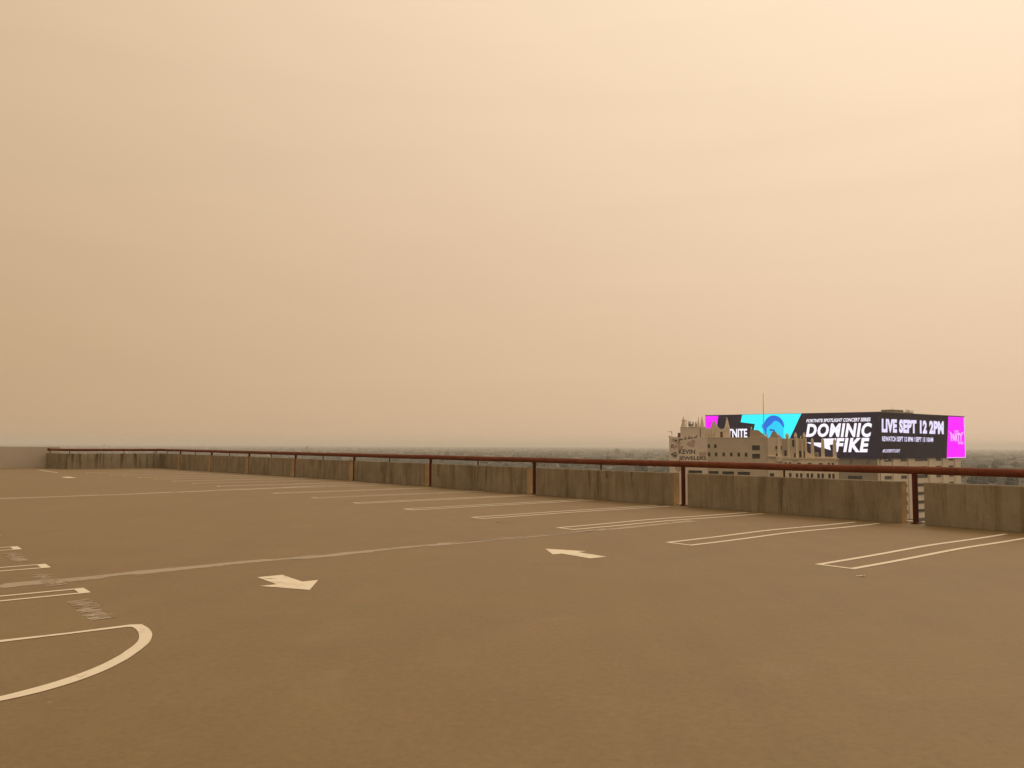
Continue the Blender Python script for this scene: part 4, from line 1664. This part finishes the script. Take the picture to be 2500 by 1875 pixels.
def spot(y_lo, y_hi):
    """a place on the plain: azimuth, range"""
    az = rc.uniform(math.radians(-32.5), math.radians(32.5))
    dn = rc.uniform(y_lo, y_hi)
    return az, EYE_Z * FOC / dn * math.cos(az) ** -1


def taken(az, r):
    u = 1250 + FOC * math.tan(az)
    return r < 640 and 1560 < u < 2420


# tree crowns
def crown(b, cx, cy, z0, w, h, rg, lobes, leaves, m=0):
    """clumped crown: several uneven lobes and loose leaf faces around them"""
    cs = []
    for i in range(lobes):
        a = rg.uniform(0, 6.28)
        rr = w * 0.30 * math.sqrt(rg.random())
        cs.append((cx + rr * math.cos(a), cy + rr * math.sin(a), z0 + h * rg.uniform(0.32, 0.72), w * rg.uniform(0.22, 0.34), h * rg.uniform(0.22, 0.34)))
    for x, y, z, rx, rz in cs:
        i0 = len(b.v)
        ph = rg.random() * 6
        ring = 5
        b.v.append((x, y, z + rz * rg.uniform(0.8, 1.1)))
        for lv, (cr, sz) in enumerate(((0.85, 0.45), (0.95, -0.35))):
            for k in range(ring):
                a = ph + 6.283 * (k + 0.5 * lv) / ring
                q = cr * rg.uniform(0.75, 1.15)
                b.v.append((x + rx * q * math.cos(a), y + rx * q * math.sin(a), z + rz * sz * rg.uniform(0.8, 1.2)))
        b.v.append((x, y, z - rz * 0.8))
        for k in range(ring):
            k2 = (k + 1) % ring
            b.f += [[i0, i0 + 1 + k, i0 + 1 + k2], [i0 + 1 + k, i0 + 6 + k, i0 + 1 + k2], [i0 + 6 + k, i0 + 6 + k2, i0 + 1 + k2], [i0 + 11, i0 + 6 + k2, i0 + 6 + k]]
            b.m += [m] * 4
    for i in range(leaves):
        x, y, z, rx, rz = cs[rg.randrange(len(cs))]
        a, e = rg.uniform(0, 6.28), rg.uniform(-0.6, 1.4)
        q = rg.uniform(0.95, 1.4)
        p = Vector((x + rx * q * math.cos(a) * math.cos(e), y + rx * q * math.sin(a) * math.cos(e), z + rz * q * math.sin(e)))
        s_ = w * rg.uniform(0.035, 0.08)
        b.face([tuple(p + Vector((rg.uniform(-s_, s_), rg.uniform(-s_, s_), rg.uniform(-s_, s_)))) for _ in range(3)], m)


protos = []
for i in range(8):
    rg = random.Random(100 + i)
    h = rg.uniform(9, 15)
    w = h * rg.uniform(0.75, 1.15) if i % 4 else h * 0.55
    c = MB()
    crown(c, 0, 0, 0.0, w, h, rg, 8, 130)
    tr = MB()
    tr.tube((0, 0, 0), (0.15, 0.1, h * 0.42), 0.32, 7, r2=0.18)
    tr.tube((0.15, 0.1, h * 0.40), (w * 0.18, w * 0.08, h * 0.60), 0.14, 5, r2=0.06)
    tr.tube((0.15, 0.1, h * 0.40), (-w * 0.16, -w * 0.10, h * 0.62), 0.14, 5, r2=0.06)
    protos.append((c.mesh('crown', [M['leaf_a'] if i % 3 else M['leaf_b']]), tr.mesh('trunk', [M['bark']]), h))

TREE_LABEL = 'small hazy dark green tree in the distant city'
n_tree = 0
cand = []
while len(cand) < 260:
    az, r = spot(26, 105)
    c_, t_, h = protos[len(cand) % 8]
    if taken(az, r) or not seen(az, r, h * 0.8):
        continue
    cand.append((r, az))
for i, (r, az) in enumerate(sorted(cand)):
    c_, t_, h = protos[rc.randrange(8)]
    e = empty('tree', (r * math.sin(az), r * math.cos(az), DECK_Z0), rc.uniform(0, 6.28))
    k = rc.uniform(0.75, 1.25)
    e.scale = (k, k, k * rc.uniform(0.9, 1.15))
    add_copy('crown', c_, e)
    add_copy('trunk', t_, e)
    tag(e, TREE_LABEL, 'tree', 'trees of the distant city')

b = MB()
n = 0
while n < 9000:
    az, r = spot(7.0, 75)
    h = rc.uniform(6, 14)
    if taken(az, r) or not seen(az, r, h):
        continue
    w = h * rc.uniform(1.0, 4.0)
    crown(b, r * math.sin(az), r * math.cos(az), DECK_Z0 - h * 0.25, w, h, rc, 3, 2, n % 2)
    n += 1
far = b.build('far_trees', [M['leaf_a'], M['leaf_b']], kind='stuff')
tag(far, 'mass of far trees fading into the smoke haze')


# houses and sheds
def house_mesh(kind, L, W, H, wm, rm):
    b = MB()
    if kind == 'flat':
        b.box(-L / 2, L / 2, -W / 2, W / 2, 0, H, 0, 't')
        b.box(-L / 2 - 0.15, L / 2 + 0.15, -W / 2 - 0.15, W / 2 + 0.15, H + 0.002, H + 0.5, 1)
    else:
        rh_ = H * 0.5
        b.box(-L / 2, L / 2, -W / 2, W / 2, 0, H, 0, 't')
        e = 0.5
        x, y = L / 2 + e, W / 2 + e
        ins = W / 2 if kind == 'hip' else 0.0
        b.face([(-x, -y, H), (x, -y, H), (x - ins, 0, H + rh_), (-x + ins, 0, H + rh_)], 1)
        b.face([(x, y, H), (-x, y, H), (-x + ins, 0, H + rh_), (x - ins, 0, H + rh_)], 1)
        b.face([(x, -y, H), (x, y, H), (x - ins, 0, H + rh_)], 1 if ins else 0)
        b.face([(-x, y, H), (-x, -y, H), (-x + ins, 0, H + rh_)], 1 if ins else 0)
        b.face([(-x, y, H - 0.01), (x, y, H - 0.01), (x, -y, H - 0.01), (-x, -y, H - 0.01)], 1)
    # dark openings set in shallow boxes on the long sides
    k = max(2, int(L / 5))
    for i in range(k):
        cx = -L / 2 + L * (i + 0.5) / k
        for sy in (-1, 1):
            b.box(cx - 0.8, cx + 0.8, min(sy * W / 2, sy * (W / 2 + 0.06)), max(sy * W / 2, sy * (W / 2 + 0.06)), H * 0.35, H * 0.72, 2)
    return b.mesh('house', [M[wm], M[rm], M['glass']])


kinds = [
    ('house', house_mesh('hip', 14, 10, 4.2, 'house_white', 'roof_grey'), 6.3, 'small white house with grey hipped roof in the distant city', 'house', 26),
    ('house', house_mesh('gable', 16, 9, 5.0, 'house_tan', 'roof_red'), 7.5, 'small tan house with red-brown gabled roof in the distant city', 'house', 24),
    ('house', house_mesh('hip', 18, 12, 6.5, 'house_tan', 'roof_grey'), 9.7, 'two-storey tan house with grey roof in the distant city', 'house', 20),
    ('shed', house_mesh('flat', 36, 20, 7, 'house_white', 'roof_white'), 7.5, 'long white flat-roofed shed among trees in the distant city', 'shed', 16),
    ('shed', house_mesh('flat', 30, 18, 8, 'house_grey', 'roof_grey'), 8.5, 'grey flat-roofed shed among trees in the distant city', 'shed', 14),
    ('apartment_block', house_mesh('flat', 24, 14, 11, 'house_white', 'roof_grey'), 11.5, 'pale three-storey block with grey roof in the distant city', 'building', 16),
]
for nm, me, h, lab, cat, cnt in kinds:
    n = 0
    while n < cnt:
        az, r = spot(20, 100)
        if taken(az, r) or not seen(az, r, h * 0.7):
            continue
        o = add_copy(nm, me, None, (r * math.sin(az), r * math.cos(az), DECK_Z0))
        o.rotation_euler = (0, 0, rc.choice((0.25, 0.25 + math.pi / 2)) + rc.uniform(-0.04, 0.04))
        tag(o, lab, cat, cat + 's of the distant city: ' + ' '.join(lab.split()[:3]))
        n += 1
# many more roofs beyond, too small to tell apart
b = MB()
n = 0
while n < 420:
    az, r = spot(9, 45)
    if taken(az, r) or not seen(az, r, 8):
        continue
    x, y = r * math.sin(az), r * math.cos(az)
    L, W, H = rc.uniform(10, 34), rc.uniform(9, 18), rc.uniform(4, 10)
    b.box(x - L / 2, x + L / 2, y - W / 2, y + W / 2, DECK_Z0, DECK_Z0 + H, rc.choice((0, 0, 1, 2)), 't')
    b.box(x - L / 2 - 0.3, x + L / 2 + 0.3, y - W / 2 - 0.3, y + W / 2 + 0.3, DECK_Z0 + H, DECK_Z0 + H + 0.8, rc.choice((1, 3, 4)))
    n += 1
far2 = b.build('far_roofs', [M['house_white'], M['house_tan'], M['house_grey'], M['roof_red'], M['roof_white']], kind='stuff')
tag(far2, 'mass of far roofs fading into the smoke haze')


def at(u, dn):
    """place whose foot is dn image pixels below eye level"""
    y = EYE_Z * FOC / dn
    return (u - 1250) / FOC * y, y


def high_rise(u, dn, wpx, top, label, name='high_rise'):
    x, y = at(u, dn)
    k = y / FOC
    w, h = wpx * k, EYE_Z - top * k
    e = empty(name, (x, y, DECK_Z0), 0.2)
    b = MB()
    b.box(-w / 2, w / 2, -w * 0.4, w * 0.4, 0, h)
    b.build('wall', M['house_tan'], e)
    b = MB()
    b.box(-w * 0.2, w * 0.2, -w * 0.2, w * 0.2, h + 0.005, h + 3.0)
    b.build('roof_house', M['house_grey'], e)
    nf = max(3, int(h / 4))
    for i in range(nf):
        z = 2 + i * (h - 3) / nf
        b = MB()
        b.box(-w * 0.45, w * 0.45, -w * 0.4 - 0.12, -w * 0.4 - 0.002, z, z + 1.4)
        b.build('window_band', M['glass'], e)
    tag(e, label, 'building')


high_rise(1506, 29, 12, 11.0, 'lone hazy high-rise block on the skyline left of the sign wall')
high_rise(752, 16.5, 9, 7.5, 'faint hazy block on the skyline left of centre')
high_rise(1112, 18, 10, 14.5, 'low hazy block at the skyline right of centre')
# named sheds right of the tower
for u, dn, L, W, H, mt, rm, lab in ((2379, 74, 38, 16, 6.2, 'house_white', 'roof_white', 'white shed with dark windows right of the screen tower'),
                                    (2372, 82, 30, 14, 5.0, 'house_tan', 'roof_red', 'red-roofed shed below the white shed right of the tower'),
                                    (2492, 80, 26, 16, 6.0, 'house_tan', 'roof_white', 'pale roofed shed at the right picture edge')):
    x, y = at(u, dn)
    o = add_copy('shed', house_mesh('flat' if H > 6.1 else 'gable', L * y / FOC, W, H, mt, rm), None, (x, y, DECK_Z0))
    o.rotation_euler = (0, 0, -0.12)
    tag(o, lab, 'shed')
x, y = at(2396, 86)
e = empty('tree', (x, y, DECK_Z0), 0.4)
add_copy('crown', protos[0][0], e)
add_copy('trunk', protos[0][1], e)
tag(e, 'dark round tree beside the white shed right of the tower', 'tree')
# water tower and mast on the left skyline
x, y = at(258, 15)
wtw = empty('water_tower', (x, y, DECK_Z0))
k = y / FOC
ztop = EYE_Z - 4.0 * k
b = MB()
b.lathe(0, 0, [(1.2, ztop - 16), (5.2, ztop - 12), (5.2, ztop - 3), (1.0, ztop)], 12)
b.build('tank', M['house_grey'], wtw)
for i in range(4):
    b = MB()
    a = math.pi / 4 + i * math.pi / 2
    b.tube((6 * math.cos(a), 6 * math.sin(a), 0), (4.2 * math.cos(a), 4.2 * math.sin(a), ztop - 11), 0.5, 6)
    b.build('leg', M['metal'], wtw)
tag(wtw, 'faint water tower above the railing at the far left', 'water tower')
x, y = at(174, 30)
b = MB()
b.tube((x, y, DECK_Z0), (x, y, EYE - 7.0 * y / FOC), 0.5, 6, r2=0.25)
b.lathe(x, y, [(0.8, DECK_Z0), (0.8, DECK_Z0 + 1.0), (0.5, DECK_Z0 + 1.4)], 8)
mast = b.build('radio_mast', M['metal'])
tag(mast, 'thin dark mast above the railing at the far left', 'mast')

# ------------------------------------------------------------------ smoke haze in the air
b = MB()
b.box(-13200, 13200, -13200, 13200, DECK_Z0 - 1.0, 30.0)
hz = b.build('haze', [], kind='stuff')
hm = bpy.data.materials.new('smoke_haze')
hm.use_nodes = True
ht = hm.node_tree
ht.nodes.remove(ht.nodes['Principled BSDF'])
pv = ht.nodes.new('ShaderNodeVolumePrincipled')
pv.inputs['Color'].default_value = (0.965, 0.965, 0.965, 1)
pv.inputs['Density'].default_value = 0.00018
pv.inputs['Anisotropy'].default_value = 0.3
ht.links.new(pv.outputs[0], ht.nodes['Material Output'].inputs['Volume'])
hz.data.materials.append(hm)
tag(hz, 'thin brown smoke haze filling the air over the city')
